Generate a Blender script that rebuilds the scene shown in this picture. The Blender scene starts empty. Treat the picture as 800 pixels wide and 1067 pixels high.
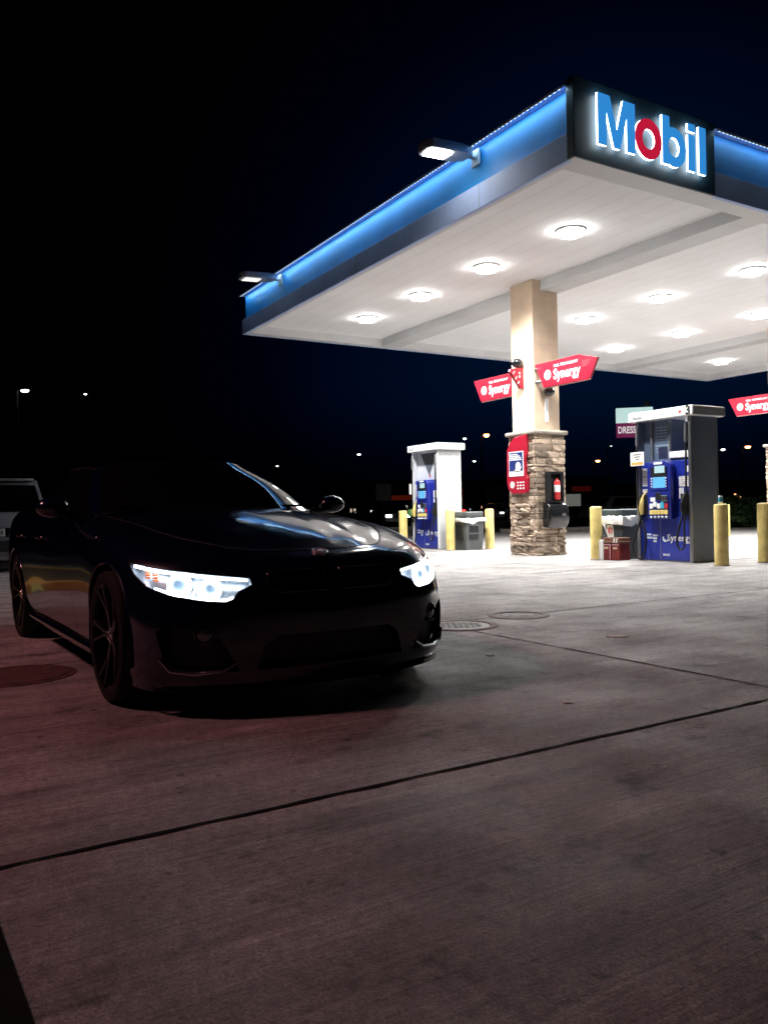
import bpy, bmesh, math, random
import numpy as np
from mathutils import Vector, Matrix, Euler
R = math.radians
random.seed(7); rng = np.random.default_rng(7)
scene = bpy.context.scene
col = scene.collection

# ------------------------------------------------------------------ camera, sky, exposure
CAM_H = 0.93
cam_d = bpy.data.cameras.new('camera'); cam = bpy.data.objects.new('camera', cam_d); col.objects.link(cam)
cam.matrix_world = Matrix.Translation((0, 0, CAM_H)) @ Matrix.Rotation(R(90), 4, 'X') @ Matrix.Rotation(R(-1.1), 4, 'Z')
cam_d.sensor_fit = 'HORIZONTAL'; cam_d.sensor_width = 36.0; cam_d.lens = 36.0 * 850 / 800
cam_d.clip_start = 0.05; cam_d.clip_end = 3000
scene.camera = cam

world = bpy.data.worlds.new('World'); scene.world = world; world.use_nodes = True
wn = world.node_tree; wn.nodes.clear()
def N(nt, t, **kw):
    n = nt.nodes.new(t)
    for k, v in kw.items(): setattr(n, k, v)
    return n
# night sky: town glow low down over the station side, black overhead and to the left
wtc = N(wn, 'ShaderNodeTexCoord'); wsep = N(wn, 'ShaderNodeSeparateXYZ'); wn.links.new(wtc.outputs['Generated'], wsep.inputs[0])
dotn = N(wn, 'ShaderNodeVectorMath', operation='DOT_PRODUCT'); wn.links.new(wtc.outputs['Generated'], dotn.inputs[0])
gd = Vector((0.26, 0.95, 0.16)).normalized(); dotn.inputs[1].default_value = gd
mr = N(wn, 'ShaderNodeMapRange'); mr.inputs['From Min'].default_value = 0.86; mr.inputs['From Max'].default_value = 1.0
wn.links.new(dotn.outputs['Value'], mr.inputs['Value'])
ramp = N(wn, 'ShaderNodeValToRGB'); wn.links.new(mr.outputs[0], ramp.inputs[0])
cr = ramp.color_ramp; cr.elements[0].position = 0.0; cr.elements[0].color = (0.00003, 0.00003, 0.0003, 1)
cr.elements[1].position = 1.0; cr.elements[1].color = (0.0003, 0.0040, 0.0165, 1)
e = cr.elements.new(0.45); e.color = (0.00008, 0.0003, 0.0028, 1)
bg = N(wn, 'ShaderNodeBackground'); bg.inputs[1].default_value = 1.0
wo = N(wn, 'ShaderNodeOutputWorld'); hz_ = N(wn, 'ShaderNodeMapRange'); hz_.inputs['From Min'].default_value = 0.03; hz_.inputs['From Max'].default_value = 0.16; hz_.inputs['To Min'].default_value = 0.16
hz_.interpolation_type = 'SMOOTHSTEP'; wn.links.new(wsep.outputs['Z'], hz_.inputs['Value']); wn.links.new(hz_.outputs[0], bg.inputs[1])
wn.links.new(ramp.outputs[0], bg.inputs[0]); wn.links.new(bg.outputs[0], wo.inputs[0])

def lamp(name, kind, loc, energy, color, **kw):
    d = bpy.data.lights.new(name, kind); d.energy = energy; d.color = color
    o = bpy.data.objects.new(name, d); col.objects.link(o); o.location = loc
    for k, v in kw.items(): setattr(d, k, v)
    return o
def aim(o, target):
    o.rotation_euler = (Vector(target) - o.location).to_track_quat('-Z', 'Y').to_euler()

# reddish sodium street lamp off to the left of the forecourt
sl = lamp('street_light', 'SPOT', (-7.6, 2.6, 8.0), 1250, (1.0, 0.38, 0.40), shadow_soft_size=0.6, spot_size=R(84), spot_blend=1.0)
aim(sl, (-3.6, 5.6, 0))

vs = scene.view_settings
scene.display_settings.display_device = 'sRGB'
vs.view_transform = 'Standard'; vs.look = 'None'; vs.exposure = 0.2; vs.gamma = 1.0; vs.use_curve_mapping = False
scene.cycles.max_bounces = 8; scene.cycles.glossy_bounces = 5; scene.cycles.transmission_bounces = 6
scene.cycles.transparent_max_bounces = 12; scene.cycles.use_denoising = True
scene.cycles.sample_clamp_indirect = 6.0; scene.cycles.caustics_reflective = False; scene.cycles.caustics_refractive = False

# ------------------------------------------------------------------ materials
MATS = {}
def mat(name, base=(0.5, 0.5, 0.5), rough=0.5, metal=0.0, emit=None, estr=0.0, coat=0.0, spec=0.5, alpha=1.0,
        noise=0.0, nscale=6.0, bump=0.0, bscale=40.0, island=0.0):
    if name in MATS: return MATS[name]
    m = bpy.data.materials.new(name); m.use_nodes = True; nt = m.node_tree
    p = nt.nodes['Principled BSDF']
    p.inputs['Base Color'].default_value = (*base, 1); p.inputs['Roughness'].default_value = rough
    p.inputs['Metallic'].default_value = metal; p.inputs['Coat Weight'].default_value = coat
    p.inputs['Coat Roughness'].default_value = 0.03
    p.inputs['Specular IOR Level'].default_value = spec
    if emit: p.inputs['Emission Color'].default_value = (*emit, 1); p.inputs['Emission Strength'].default_value = estr
    tc = N(nt, 'ShaderNodeTexCoord')
    src = None
    if noise > 0:
        nz = N(nt, 'ShaderNodeTexNoise'); nz.inputs['Scale'].default_value = nscale; nz.inputs['Detail'].default_value = 7
        nt.links.new(tc.outputs['Object'], nz.inputs['Vector'])
        mrg = N(nt, 'ShaderNodeMapRange'); mrg.inputs['From Min'].default_value = .3; mrg.inputs['From Max'].default_value = .7
        mrg.inputs['To Min'].default_value = 1 - noise; mrg.inputs['To Max'].default_value = 1 + noise * .6
        nt.links.new(nz.outputs['Fac'], mrg.inputs['Value'])
        src = mrg.outputs[0]
        r2 = N(nt, 'ShaderNodeMapRange'); r2.inputs['To Min'].default_value = max(rough - .12, .03); r2.inputs['To Max'].default_value = min(rough + .12, 1)
        nt.links.new(nz.outputs['Fac'], r2.inputs['Value']); nt.links.new(r2.outputs[0], p.inputs['Roughness'])
    if island > 0:
        g = N(nt, 'ShaderNodeNewGeometry')
        mi = N(nt, 'ShaderNodeMapRange'); mi.inputs['To Min'].default_value = 1 - island; mi.inputs['To Max'].default_value = 1 + island
        nt.links.new(g.outputs['Random Per Island'], mi.inputs['Value'])
        if src is not None:
            mm = N(nt, 'ShaderNodeMath', operation='MULTIPLY'); nt.links.new(src, mm.inputs[0]); nt.links.new(mi.outputs[0], mm.inputs[1]); src = mm.outputs[0]
        else: src = mi.outputs[0]
    if src is not None:
        vm = N(nt, 'ShaderNodeVectorMath', operation='SCALE'); vm.inputs[0].default_value = base
        nt.links.new(src, vm.inputs['Scale']); nt.links.new(vm.outputs[0], p.inputs['Base Color'])
    if bump > 0:
        nb = N(nt, 'ShaderNodeTexNoise'); nb.inputs['Scale'].default_value = bscale; nb.inputs['Detail'].default_value = 6
        nt.links.new(tc.outputs['Object'], nb.inputs['Vector'])
        bp = N(nt, 'ShaderNodeBump'); bp.inputs['Strength'].default_value = bump; bp.inputs['Distance'].default_value = 0.01
        nt.links.new(nb.outputs['Fac'], bp.inputs['Height']); nt.links.new(bp.outputs[0], p.inputs['Normal'])
    MATS[name] = m
    return m
def emis(name, c, s):
    return mat(name, (0.02, 0.02, 0.02), .5, emit=c, estr=s)
def glass(name, tint=(1, 1, 1), k=1.0):
    if name in MATS: return MATS[name]
    m = bpy.data.materials.new(name); m.use_nodes = True; nt = m.node_tree; nt.nodes.clear()
    o = N(nt, 'ShaderNodeOutputMaterial'); mx = N(nt, 'ShaderNodeMixShader'); f = N(nt, 'ShaderNodeFresnel'); f.inputs['IOR'].default_value = 1.5
    t = N(nt, 'ShaderNodeBsdfTransparent'); t.inputs[0].default_value = (*tint, 1)
    g = N(nt, 'ShaderNodeBsdfGlossy'); g.inputs['Roughness'].default_value = 0.02
    nt.links.new(f.outputs[0], mx.inputs[0]); nt.links.new(t.outputs[0], mx.inputs[1]); nt.links.new(g.outputs[0], mx.inputs[2]); nt.links.new(mx.outputs[0], o.inputs[0])
    MATS[name] = m; return m

# ------------------------------------------------------------------ mesh helpers
class MB:
    """collects shapes, then links them as ONE mesh object"""
    def __init__(s): s.v = []; s.f = []
    def add(s, v, f):
        o = len(s.v); s.v += [tuple(p) for p in v]; s.f += [tuple(i + o for i in q) for q in f]; return s
    def box(s, x0, x1, y0, y1, z0, z1, bev=0.0, rot=None, piv=None, seg=2):
        bm = bmesh.new(); bmesh.ops.create_cube(bm, size=1)
        for v in bm.verts: v.co = Vector(((x0 + x1) / 2 + v.co.x * (x1 - x0), (y0 + y1) / 2 + v.co.y * (y1 - y0), (z0 + z1) / 2 + v.co.z * (z1 - z0)))
        if bev: bmesh.ops.bevel(bm, geom=list(bm.edges), offset=bev, segments=seg, affect='EDGES', profile=.5)
        if rot is not None:
            M = Euler(rot).to_matrix(); pv = Vector(piv if piv else ((x0 + x1) / 2, (y0 + y1) / 2, (z0 + z1) / 2))
            for v in bm.verts: v.co = pv + M @ (v.co - pv)
        s.bm(bm); return s
    def bm(s, bm):
        bm.verts.index_update(); s.add([v.co[:] for v in bm.verts], [[v.index for v in f.verts] for f in bm.faces]); bm.free()
    def tube(s, pts, r, n=8, cap=True):
        pts = [Vector(p) for p in pts]; rs = r if isinstance(r, (list, tuple)) else [r] * len(pts)
        rings = []; up = Vector((0, 0, 1)); prev = None
        for i, p in enumerate(pts):
            d = (pts[min(i + 1, len(pts) - 1)] - pts[max(i - 1, 0)]).normalized()
            if prev is None:
                a = up if abs(d.z) < .9 else Vector((1, 0, 0)); u = d.cross(a).normalized()
            else: u = (prev - d * prev.dot(d)).normalized()
            prev = u; w = d.cross(u)
            rings.append([p + rs[i] * (math.cos(2 * math.pi * k / n) * u + math.sin(2 * math.pi * k / n) * w) for k in range(n)])
        V = [q for rg in rings for q in rg]; Fc = []
        for i in range(len(pts) - 1):
            for k in range(n): Fc.append((i * n + k, i * n + (k + 1) % n, (i + 1) * n + (k + 1) % n, (i + 1) * n + k))
        if cap: Fc.append(tuple(range(n))[::-1]); Fc.append(tuple((len(pts) - 1) * n + k for k in range(n)))
        return s.add(V, Fc)
    def lathe(s, prof, n=24, M=None, cap=True):
        """prof: (r, z) list, turned round z; M places it"""
        V = []; Fc = []; M = M or Matrix()
        for (r, z) in prof:
            for k in range(n): V.append(M @ Vector((r * math.cos(2 * math.pi * k / n), r * math.sin(2 * math.pi * k / n), z)))
        for i in range(len(prof) - 1):
            for k in range(n): Fc.append((i * n + k, i * n + (k + 1) % n, (i + 1) * n + (k + 1) % n, (i + 1) * n + k))
        if cap: Fc.append(tuple(range(n))[::-1]); Fc.append(tuple((len(prof) - 1) * n + k for k in range(n)))
        return s.add(V, Fc)
    def prism(s, poly, M, d):
        """flat outline (x,y) extruded by d along z, placed by M"""
        n = len(poly); V = [M @ Vector((x, y, 0)) for x, y in poly] + [M @ Vector((x, y, d)) for x, y in poly]
        Fc = [tuple(range(n))[::-1], tuple(range(n, 2 * n))] + [(i, (i + 1) % n, (i + 1) % n + n, i + n) for i in range(n)]
        return s.add(V, Fc)
    def ell(s, c, r, n=16, M=None):
        bm = bmesh.new(); bmesh.ops.create_uvsphere(bm, u_segments=n, v_segments=n // 2, radius=1)
        for v in bm.verts:
            q = Vector((v.co.x * r[0], v.co.y * r[1], v.co.z * r[2])); v.co = (M @ q if M else q) + Vector(c)
        s.bm(bm); return s
    def torus(s, c, R_, r, axis=(0, 0, 1), n=28, m=8):
        M = Vector((0, 0, 1)).rotation_difference(Vector(axis)).to_matrix(); V = []; Fc = []
        for i in range(n):
            a = 2 * math.pi * i / n
            for j in range(m):
                b = 2 * math.pi * j / m
                V.append(Vector(c) + M @ Vector(((R_ + r * math.cos(b)) * math.cos(a), (R_ + r * math.cos(b)) * math.sin(a), r * math.sin(b))))
        for i in range(n):
            for j in range(m): Fc.append((i * m + j, ((i + 1) % n) * m + j, ((i + 1) % n) * m + (j + 1) % m, i * m + (j + 1) % m))
        return s.add(V, Fc)
    def build(s, name, m, parent=None, smooth=None, nofix=False):
        me = bpy.data.meshes.new(name); me.from_pydata(s.v, [], s.f)
        if not nofix:
            bm = bmesh.new(); bm.from_mesh(me); bmesh.ops.recalc_face_normals(bm, faces=bm.faces); bm.to_mesh(me); bm.free()
        if smooth is not None:
            me.polygons.foreach_set('use_smooth', [True] * len(me.polygons))
            try: me.set_sharp_from_angle(angle=R(smooth))
            except Exception: pass
        me.materials.append(m); o = bpy.data.objects.new(name, me); col.objects.link(o)
        if parent: o.parent = parent
        return o
def tag(o, label=None, cat=None, group=None, kind=None):
    if label: o['label'] = label
    if cat: o['category'] = cat
    if group: o['group'] = group
    if kind: o['kind'] = kind
    return o
def thing(name, label, cat, loc=(0, 0, 0), rz=0.0, group=None):
    o = bpy.data.objects.new(name, None); col.objects.link(o); o.empty_display_size = .2
    o.location = loc; o.rotation_euler = (0, 0, rz); return tag(o, label, cat, group)
def copy_tree(o, parent=None):
    c = o.copy(); col.objects.link(c)
    if parent: c.parent = parent
    for ch in list(o.children): copy_tree(ch, c)
    return c
def text(name, s, size, m, parent, M, ext=0.002, bold=0.0, align='CENTER', shear=0.0, sx=1.0):
    cu = bpy.data.curves.new(name, 'FONT'); cu.body = s; cu.size = size; cu.extrude = ext; cu.offset = bold
    cu.align_x = align; cu.align_y = 'CENTER'; cu.shear = shear; cu.resolution_u = 3
    t = bpy.data.objects.new(name, cu); col.objects.link(t)
    dg = bpy.context.evaluated_depsgraph_get(); me = bpy.data.meshes.new_from_object(t.evaluated_get(dg))
    bpy.data.objects.remove(t); me.transform(M @ Matrix.Diagonal((sx, 1, 1, 1))); me.materials.clear(); me.materials.append(m); me.name = name
    o = bpy.data.objects.new(name, me); col.objects.link(o); o.parent = parent
    return o
def outline(loops, ext, bev=0.0):
    """2D outline with holes -> (verts, faces), filled and extruded along z both ways"""
    cu = bpy.data.curves.new('outline', 'CURVE'); cu.dimensions = '2D'; cu.fill_mode = 'BOTH'; cu.extrude = ext; cu.bevel_depth = bev
    for lp in loops:
        sp = cu.splines.new('POLY'); sp.points.add(len(lp) - 1)
        for p, q in zip(sp.points, lp): p.co = (q[0], q[1], 0, 1)
        sp.use_cyclic_u = True
    t = bpy.data.objects.new('outline', cu); col.objects.link(t)
    dg = bpy.context.evaluated_depsgraph_get(); me = bpy.data.meshes.new_from_object(t.evaluated_get(dg))
    V = [v.co[:] for v in me.vertices]; Fc = [tuple(p.vertices) for p in me.polygons]
    bpy.data.objects.remove(t); bpy.data.meshes.remove(me); return V, Fc
def circ(cx, cy, rx, ry=None, n=40, a0=0, a1=360):
    ry = ry or rx
    return [(cx + rx * math.cos(R(a0 + (a1 - a0) * k / n)), cy + ry * math.sin(R(a0 + (a1 - a0) * k / n))) for k in range(n + (0 if a1 - a0 == 360 else 1))]
def facing(nx, ny, loc):
    """matrix for flat things on a wall whose outside faces (nx,ny): x runs to the reader's right, y up, z out"""
    z = Vector((nx, ny, 0)).normalized(); y = Vector((0, 0, 1)); x = y.cross(z)
    M = Matrix((x, y, z)).transposed().to_4x4(); M.translation = Vector(loc); return M

# island frame: local +Y runs along the pump island away from the camera, +X across to the right
ISL = Vector((3.13, 16.63, 0)); TH = R(31)
def isl(x, y, z=0.0): return ISL + Matrix.Rotation(TH, 3, 'Z') @ Vector((x, y, z))

# ------------------------------------------------------------------ ground
def concrete():
    m = bpy.data.materials.new('worn_concrete'); m.use_nodes = True; nt = m.node_tree; p = nt.nodes['Principled BSDF']
    tc = N(nt, 'ShaderNodeTexCoord')
    mp = N(nt, 'ShaderNodeMapping'); mp.inputs['Rotation'].default_value = (0, 0, -TH); nt.links.new(tc.outputs['Object'], mp.inputs[0])
    def noise(scale, detail=6, rough=.6, stretch=None):
        n = N(nt, 'ShaderNodeTexNoise'); n.inputs['Scale'].default_value = scale; n.inputs['Detail'].default_value = detail; n.inputs['Roughness'].default_value = rough
        if stretch:
            q = N(nt, 'ShaderNodeMapping'); q.inputs['Scale'].default_value = stretch; nt.links.new(mp.outputs[0], q.inputs[0]); nt.links.new(q.outputs[0], n.inputs['Vector'])
        else: nt.links.new(mp.outputs[0], n.inputs['Vector'])
        return n.outputs['Fac']
    def rng_(src, a, b, c, d):
        r = N(nt, 'ShaderNodeMapRange'); r.inputs['From Min'].default_value = a; r.inputs['From Max'].default_value = b
        r.inputs['To Min'].default_value = c; r.inputs['To Max'].default_value = d; nt.links.new(src, r.inputs['Value']); return r.outputs[0]
    def mul(a, b):
        k = N(nt, 'ShaderNodeMath', operation='MULTIPLY'); nt.links.new(a, k.inputs[0]); nt.links.new(b, k.inputs[1]); return k.outputs[0]
    big = rng_(noise(.45, 8, .62), .3, .7, .68, 1.18)
    mid = rng_(noise(1.9, 10, .72), .3, .7, .55, 1.25)
    fine = rng_(noise(30, 6, .85), .32, .68, .52, 1.42)
    grit = rng_(noise(140, 2, .6), .3, .7, .60, 1.36)
    streak = noise(1.0, 4, .7, (.9, 60, 1)); st = rng_(streak, .34, .66, .74, 1.15)
    streak2 = noise(1.0, 6, .65, (.8, 5, 1)); st2 = rng_(streak2, .38, .7, .72, 1.12)
    spots = rng_(noise(3.4, 7, .68), .575, .68, 1.0, .36)
    scuff = rng_(noise(1.0, 7, .7, (.55, 2.6, 1)), .53, .70, 1.0, .42)
    drips = rng_(noise(13, 2, .4), .69, .73, 1.0, .5)
    pale = rng_(noise(2.7, 10, .85, (1.0, 2.2, 1)), .60, .74, 1.0, 2.0)
    f = mul(mul(mul(big, mid), mul(fine, st)), mul(mul(st2, spots), mul(mul(mul(pale, scuff), drips), grit)))
    vm = N(nt, 'ShaderNodeVectorMath', operation='SCALE'); vm.inputs[0].default_value = (0.405, 0.385, 0.374); nt.links.new(f, vm.inputs['Scale'])
    nt.links.new(vm.outputs[0], p.inputs['Base Color'])
    nt.links.new(rng_(noise(1.6, 6, .6), .3, .7, .5, .82), p.inputs['Roughness'])
    h = N(nt, 'ShaderNodeMath', operation='ADD'); nt.links.new(noise(85, 5, .7), h.inputs[0]); nt.links.new(streak, h.inputs[1])
    bp = N(nt, 'ShaderNodeBump'); bp.inputs['Strength'].default_value = .55; bp.inputs['Distance'].default_value = .008
    nt.links.new(h.outputs[0], bp.inputs['Height']); nt.links.new(bp.outputs[0], p.inputs['Normal'])
    return m
CONC = concrete()
ASPH = mat('asphalt', (0.05, 0.05, 0.05), .8, noise=.3, nscale=3, bump=.3, bscale=60)
g = MB().add([(-400, -400, -.004), (400, -400, -.004), (400, 400, -.004), (-400, 400, -.004)], [(0, 1, 2, 3)]).build('ground', ASPH); tag(g, kind='structure')
# forecourt slab, outline in the island frame
fc = [(-22, -40), (24, -40), (24, 9.4), (10, 13.5), (-22, 13.5)]
g = MB().add([isl(x, y, 0) for x, y in fc], [tuple(range(5))]).build('forecourt', CONC); tag(g, kind='structure')
JM = mat('joint_sealant', (0.014, 0.012, 0.012), .9, noise=.4, nscale=9, spec=.05)
EDGE = mat('slab_edge', (0.24, 0.21, 0.19), .8, noise=.4, nscale=14)
jm = MB(); em = MB()
def joint(x0, y0, x1, y1, w=.022):
    p, q = Vector((x0, y0)), Vector((x1, y1)); L = (q - p).length; d = (q - p) / L; n = Vector((-d.y, d.x)); k = max(2, int(L / .12))
    ctr = [p + d * L * i / k + n * (random.uniform(-.004, .004)) for i in range(k + 1)]; ws = [w / 2 * random.uniform(.6, 1.35) for _ in ctr]
    V = [isl(*(c + n * s), .004) for c, s in zip(ctr, ws)] + [isl(*(c - n * s), .004) for c, s in zip(ctr, ws)]
    jm.add(V, [(i, i + 1, i + k + 2, i + k + 1) for i in range(k)])
ys = [-13.4, -10.25, -7.1, -3.75, -.55, 2.75, 6.3, 9.6]; xs = [-7.45, -2.1, 2.9, 7.6, 12.5, 17.5]
for yy in ys: joint(-22, yy, 24, yy, .019 if yy == -10.25 else .016)
for xx in xs: joint(xx, -10.25 if xx > -8 else -40, xx, 13, .016)
o = jm.build('concrete_joints', JM); tag(o, kind='structure')
# gutter and kerb beside the photographer
kb = MB()
k0, k1 = Vector((-.92, 1.90)), Vector((-.655, 1.49)); kd = (k1 - k0).normalized(); kn = Vector((-kd.y, kd.x)) * -1
if kn.x > 0: kn = -kn
def strip(o0, o1, z0, z1, name, m, s0=-1.2, s1=6):
    a_, b_ = k0 + kd * s0, k0 + kd * s1
    V = []
    for z in (z0, z1):
        for c in (a_ + kn * o0, b_ + kn * o0, b_ + kn * o1, a_ + kn * o1): V.append((c.x, c.y, z))
    q = MB().add(V, [(3, 2, 1, 0), (4, 5, 6, 7), (0, 1, 5, 4), (1, 2, 6, 5), (2, 3, 7, 6), (3, 0, 4, 7)]).build(name, m); return tag(q, kind='structure')
strip(0, .07, .001, .006, 'gutter', JM, -.15)
strip(.07, .12, 0, .012, 'kerb', mat('kerb_paint', (.26, .21, .14), .7, noise=.35, nscale=12), -.15)

RUST = mat('rusty_iron', (0.10, 0.055, 0.048), .8, metal=.2, noise=.45, nscale=16, bump=.6, bscale=50)
IRON = mat('worn_iron', (0.12, 0.115, 0.11), .5, metal=.6, noise=.35, nscale=20)
DARKIRON = mat('dark_iron', (0.03, 0.03, 0.03), .5, metal=.5, noise=.3, nscale=20)
def cover(x, y, r, m, label, ring=True, pat='grid'):
    t = thing('manhole_cover', label, 'manhole cover', (x, y, 0))
    MB().lathe([(r, .0), (r, .004), (r - .012, .006), (r - .02, .006), (.01, .0065)], 48).build('lid', m, t, 30)
    if ring: MB().lathe([(r + .07, 0), (r + .065, .006), (r + .012, .008), (r + .008, .001)], 48, cap=False).build('rim', EDGE, t, 30)
    p = MB()
    if pat == 'grid':
        for i in range(-4, 5):
            for j in range(-4, 5):
                if i * i + j * j < 15: p.box(i * r / 5 - .02, i * r / 5 + .02, j * r / 5 - .008, j * r / 5 + .008, .006, .0095, rot=(0, 0, R(45 if (i + j) % 2 else -45)))
    else:
        for rr in ((.86,) if m is RUST else (.45, .82)): p.torus((0, 0, .0065), r * rr, .0028, n=40, m=6)
    p.build('tread', m, t)
    return t
cover(.60, 6.58, .235, IRON, 'worn light manhole cover with raised tread, beside the car bumper')
cover(1.16, 7.15, .20, DARKIRON, 'small dark round manhole cover at the concrete joint', pat='rings')
cover(-2.2, 4.83, .34, RUST, 'rusty brown manhole cover on the left near the car', ring=False, pat='rings')
# flattened bits of litter and chewing gum
GUM = mat('litter', (0.6, 0.57, 0.5), .8)
for i, (x, y, r, lb) in enumerate([(1.66, 5.87, .05, 'pale flattened scrap of paper on the concrete beyond the near joint'), (.66, 5.2, .02, 'pale spot of gum on the concrete right of the car'), (.86, 3.9, .018, 'pale spot of gum between the car and the long near joint')]):
    s = MB(); n = 11; V = [(x + r * random.uniform(.7, 1.2) * math.cos(2 * math.pi * k / n) * 1.5, y + r * random.uniform(.7, 1.2) * math.sin(2 * math.pi * k / n), .006) for k in range(n)]
    s.add([(v[0], v[1], 0.001) for v in V] + V, [tuple(range(n, 2 * n))] + [(k, (k + 1) % n, (k + 1) % n + n, k + n) for k in range(n)])
    tag(s.build('litter_scrap', GUM), lb, 'litter')

# ------------------------------------------------------------------ canopy
X0, X1, Y0, Y1 = -3.92, 13.25, -5.21, 6.0
ZB, ZC, ZT = 5.30, 5.50, 6.28
canopy = thing('canopy', 'large flat petrol station canopy with blue lit fascia and white underside', 'canopy', ISL, TH)
def soffit_mat():
    m = mat('soffit_white', (0.91, 0.92, 0.93), .75, noise=.05, nscale=.7); nt = m.node_tree; p = nt.nodes['Principled BSDF']
    tc = N(nt, 'ShaderNodeTexCoord'); sp = N(nt, 'ShaderNodeSeparateXYZ'); nt.links.new(tc.outputs['Object'], sp.inputs[0])
    md = N(nt, 'ShaderNodeMath', operation='PINGPONG'); md.inputs[1].default_value = .2; nt.links.new(sp.outputs['X'], md.inputs[0])
    mr_ = N(nt, 'ShaderNodeMapRange'); mr_.inputs['From Min'].default_value = 0.0; mr_.inputs['From Max'].default_value = .012
    nt.links.new(md.outputs[0], mr_.inputs['Value'])
    bp = N(nt, 'ShaderNodeBump'); bp.inputs['Strength'].default_value = .5; bp.inputs['Distance'].default_value = .008
    nt.links.new(mr_.outputs[0], bp.inputs['Height']); nt.links.new(bp.outputs[0], p.inputs['Normal'])
    old = p.inputs['Base Color'].links[0].from_socket; sc_ = N(nt, 'ShaderNodeMapRange'); sc_.inputs['To Min'].default_value = .80; nt.links.new(mr_.outputs[0], sc_.inputs['Value'])
    vm2 = N(nt, 'ShaderNodeVectorMath', operation='SCALE'); nt.links.new(old, vm2.inputs[0]); nt.links.new(sc_.outputs[0], vm2.inputs['Scale']); nt.links.new(vm2.outputs[0], p.inputs['Base Color'])
    return m
SOF = soffit_mat()
BANDW = mat('fascia_grey', (0.42, 0.54, 0.86), .6, noise=.14, nscale=1.6)
BLUEP = mat('fascia_blue', (0.016, 0.215, 0.55), .5, noise=.26, nscale=1.3)
NAVYP = mat('sign_navy', (0.008, 0.035, 0.062), .55, noise=.12, nscale=3)
LED = emis('led_white', (0.70, 0.92, 1.0), 1.6)
B1, B2 = (-.12, .38), (8.46, 8.96)
s = MB()   # soffit: three coffers, border and beams one step lower
bd = .34; bb = .22
bays = [(X0 + .12, B1[0]), (B1[1], B2[0]), (B2[1], X1 - .12)]
for a_, b_ in bays: s.add([(a_, Y0 + bd, ZC), (b_, Y0 + bd, ZC), (b_, Y1 - bb, ZC), (a_, Y1 - bb, ZC)], [(0, 1, 2, 3)])
s.build('soffit', SOF, canopy)
FR = mat('soffit_frame', (0.66, 0.67, 0.68), .45, noise=.08, nscale=1)
s = MB()
s.box(X0, X1, Y0, Y0 + bd, ZB, ZC + .02); s.box(X0, X1, Y1 - bb, Y1, ZB, ZC + .02)
s.box(X0, X0 + .12, Y0 + bd, Y1 - bb, ZB, ZC + .02); s.box(X1 - .12, X1, Y0 + bd, Y1 - bb, ZB, ZC + .02)
s.build('soffit_frame', FR, canopy)
for bx in (B1, B2): MB().box(bx[0], bx[1], Y0 + bd, Y1 - bb, ZB + .003, ZC + .02).build('beam', FR, canopy)
MB().box(X0 + .14, X1 - .14, Y0 + .14, Y1 - .14, ZC + .03, 6.10).build('roof_deck', mat('roof_dark', (.1, .1, .11), .8), canopy)
def side_pieces(kind):
    return
SX1 = -1.26   # right end of the sign box
t_ = .05
band = MB()
band.box(X0 - .02, X0 + t_, Y0 + .10, Y1 + .02, ZB - .004, 5.645, .006)
band.box(X0 + t_ + .001, X1 + .02, Y1 - t_, Y1 + .02, ZB - .004, 5.645, .006)
band.box(SX1, X1 + .02, Y0 - .02, Y0 + t_, ZB - .004, 5.645, .006)
band.box(X1 - t_, X1 + .02, Y0 + t_ + .001, Y1 - t_ - .001, ZB - .004, 5.645, .006)
band.build('fascia_band', BANDW, canopy)
bl = MB()
bl.box(X0 + .06, X0 + .10, Y0 + .10, Y1 - .03, 5.646, 6.22); bl.box(SX1 + .02, X1 - .03, Y0 + .06, Y0 + .10, 5.646, 6.22)
bl.box(X0 + .101, X1 - .03, Y1 - .09, Y1 - .03, 5.646, 6.22); bl.box(X1 - .09, X1 - .03, Y0 + .101, Y1 - .091, 5.646, 6.22)
bl.build('fascia_panel', BLUEP, canopy)
lip = MB()
lip.box(X0 - .075, X0 + .12, Y0 + .10, Y1 + .06, 6.226, 6.243, .004); lip.box(SX1, X1 + .06, Y0 - .075, Y0 + .12, 6.226, 6.243, .004)
lip.box(X0 - .075, X0 - .068, Y0 + .10, Y1 + .06, 6.204, 6.2255); lip.box(SX1, X1 + .06, Y0 - .075, Y0 - .068, 6.204, 6.2255)
lip.box(X0 + .121, X1 + .06, Y1 - .12, Y1 + .06, 6.221, 6.26, .005); lip.box(X1 - .12, X1 + .06, Y0 + .121, Y1 - .121, 6.221, 6.26, .005)
lip.build('coping', BANDW, canopy)
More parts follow.
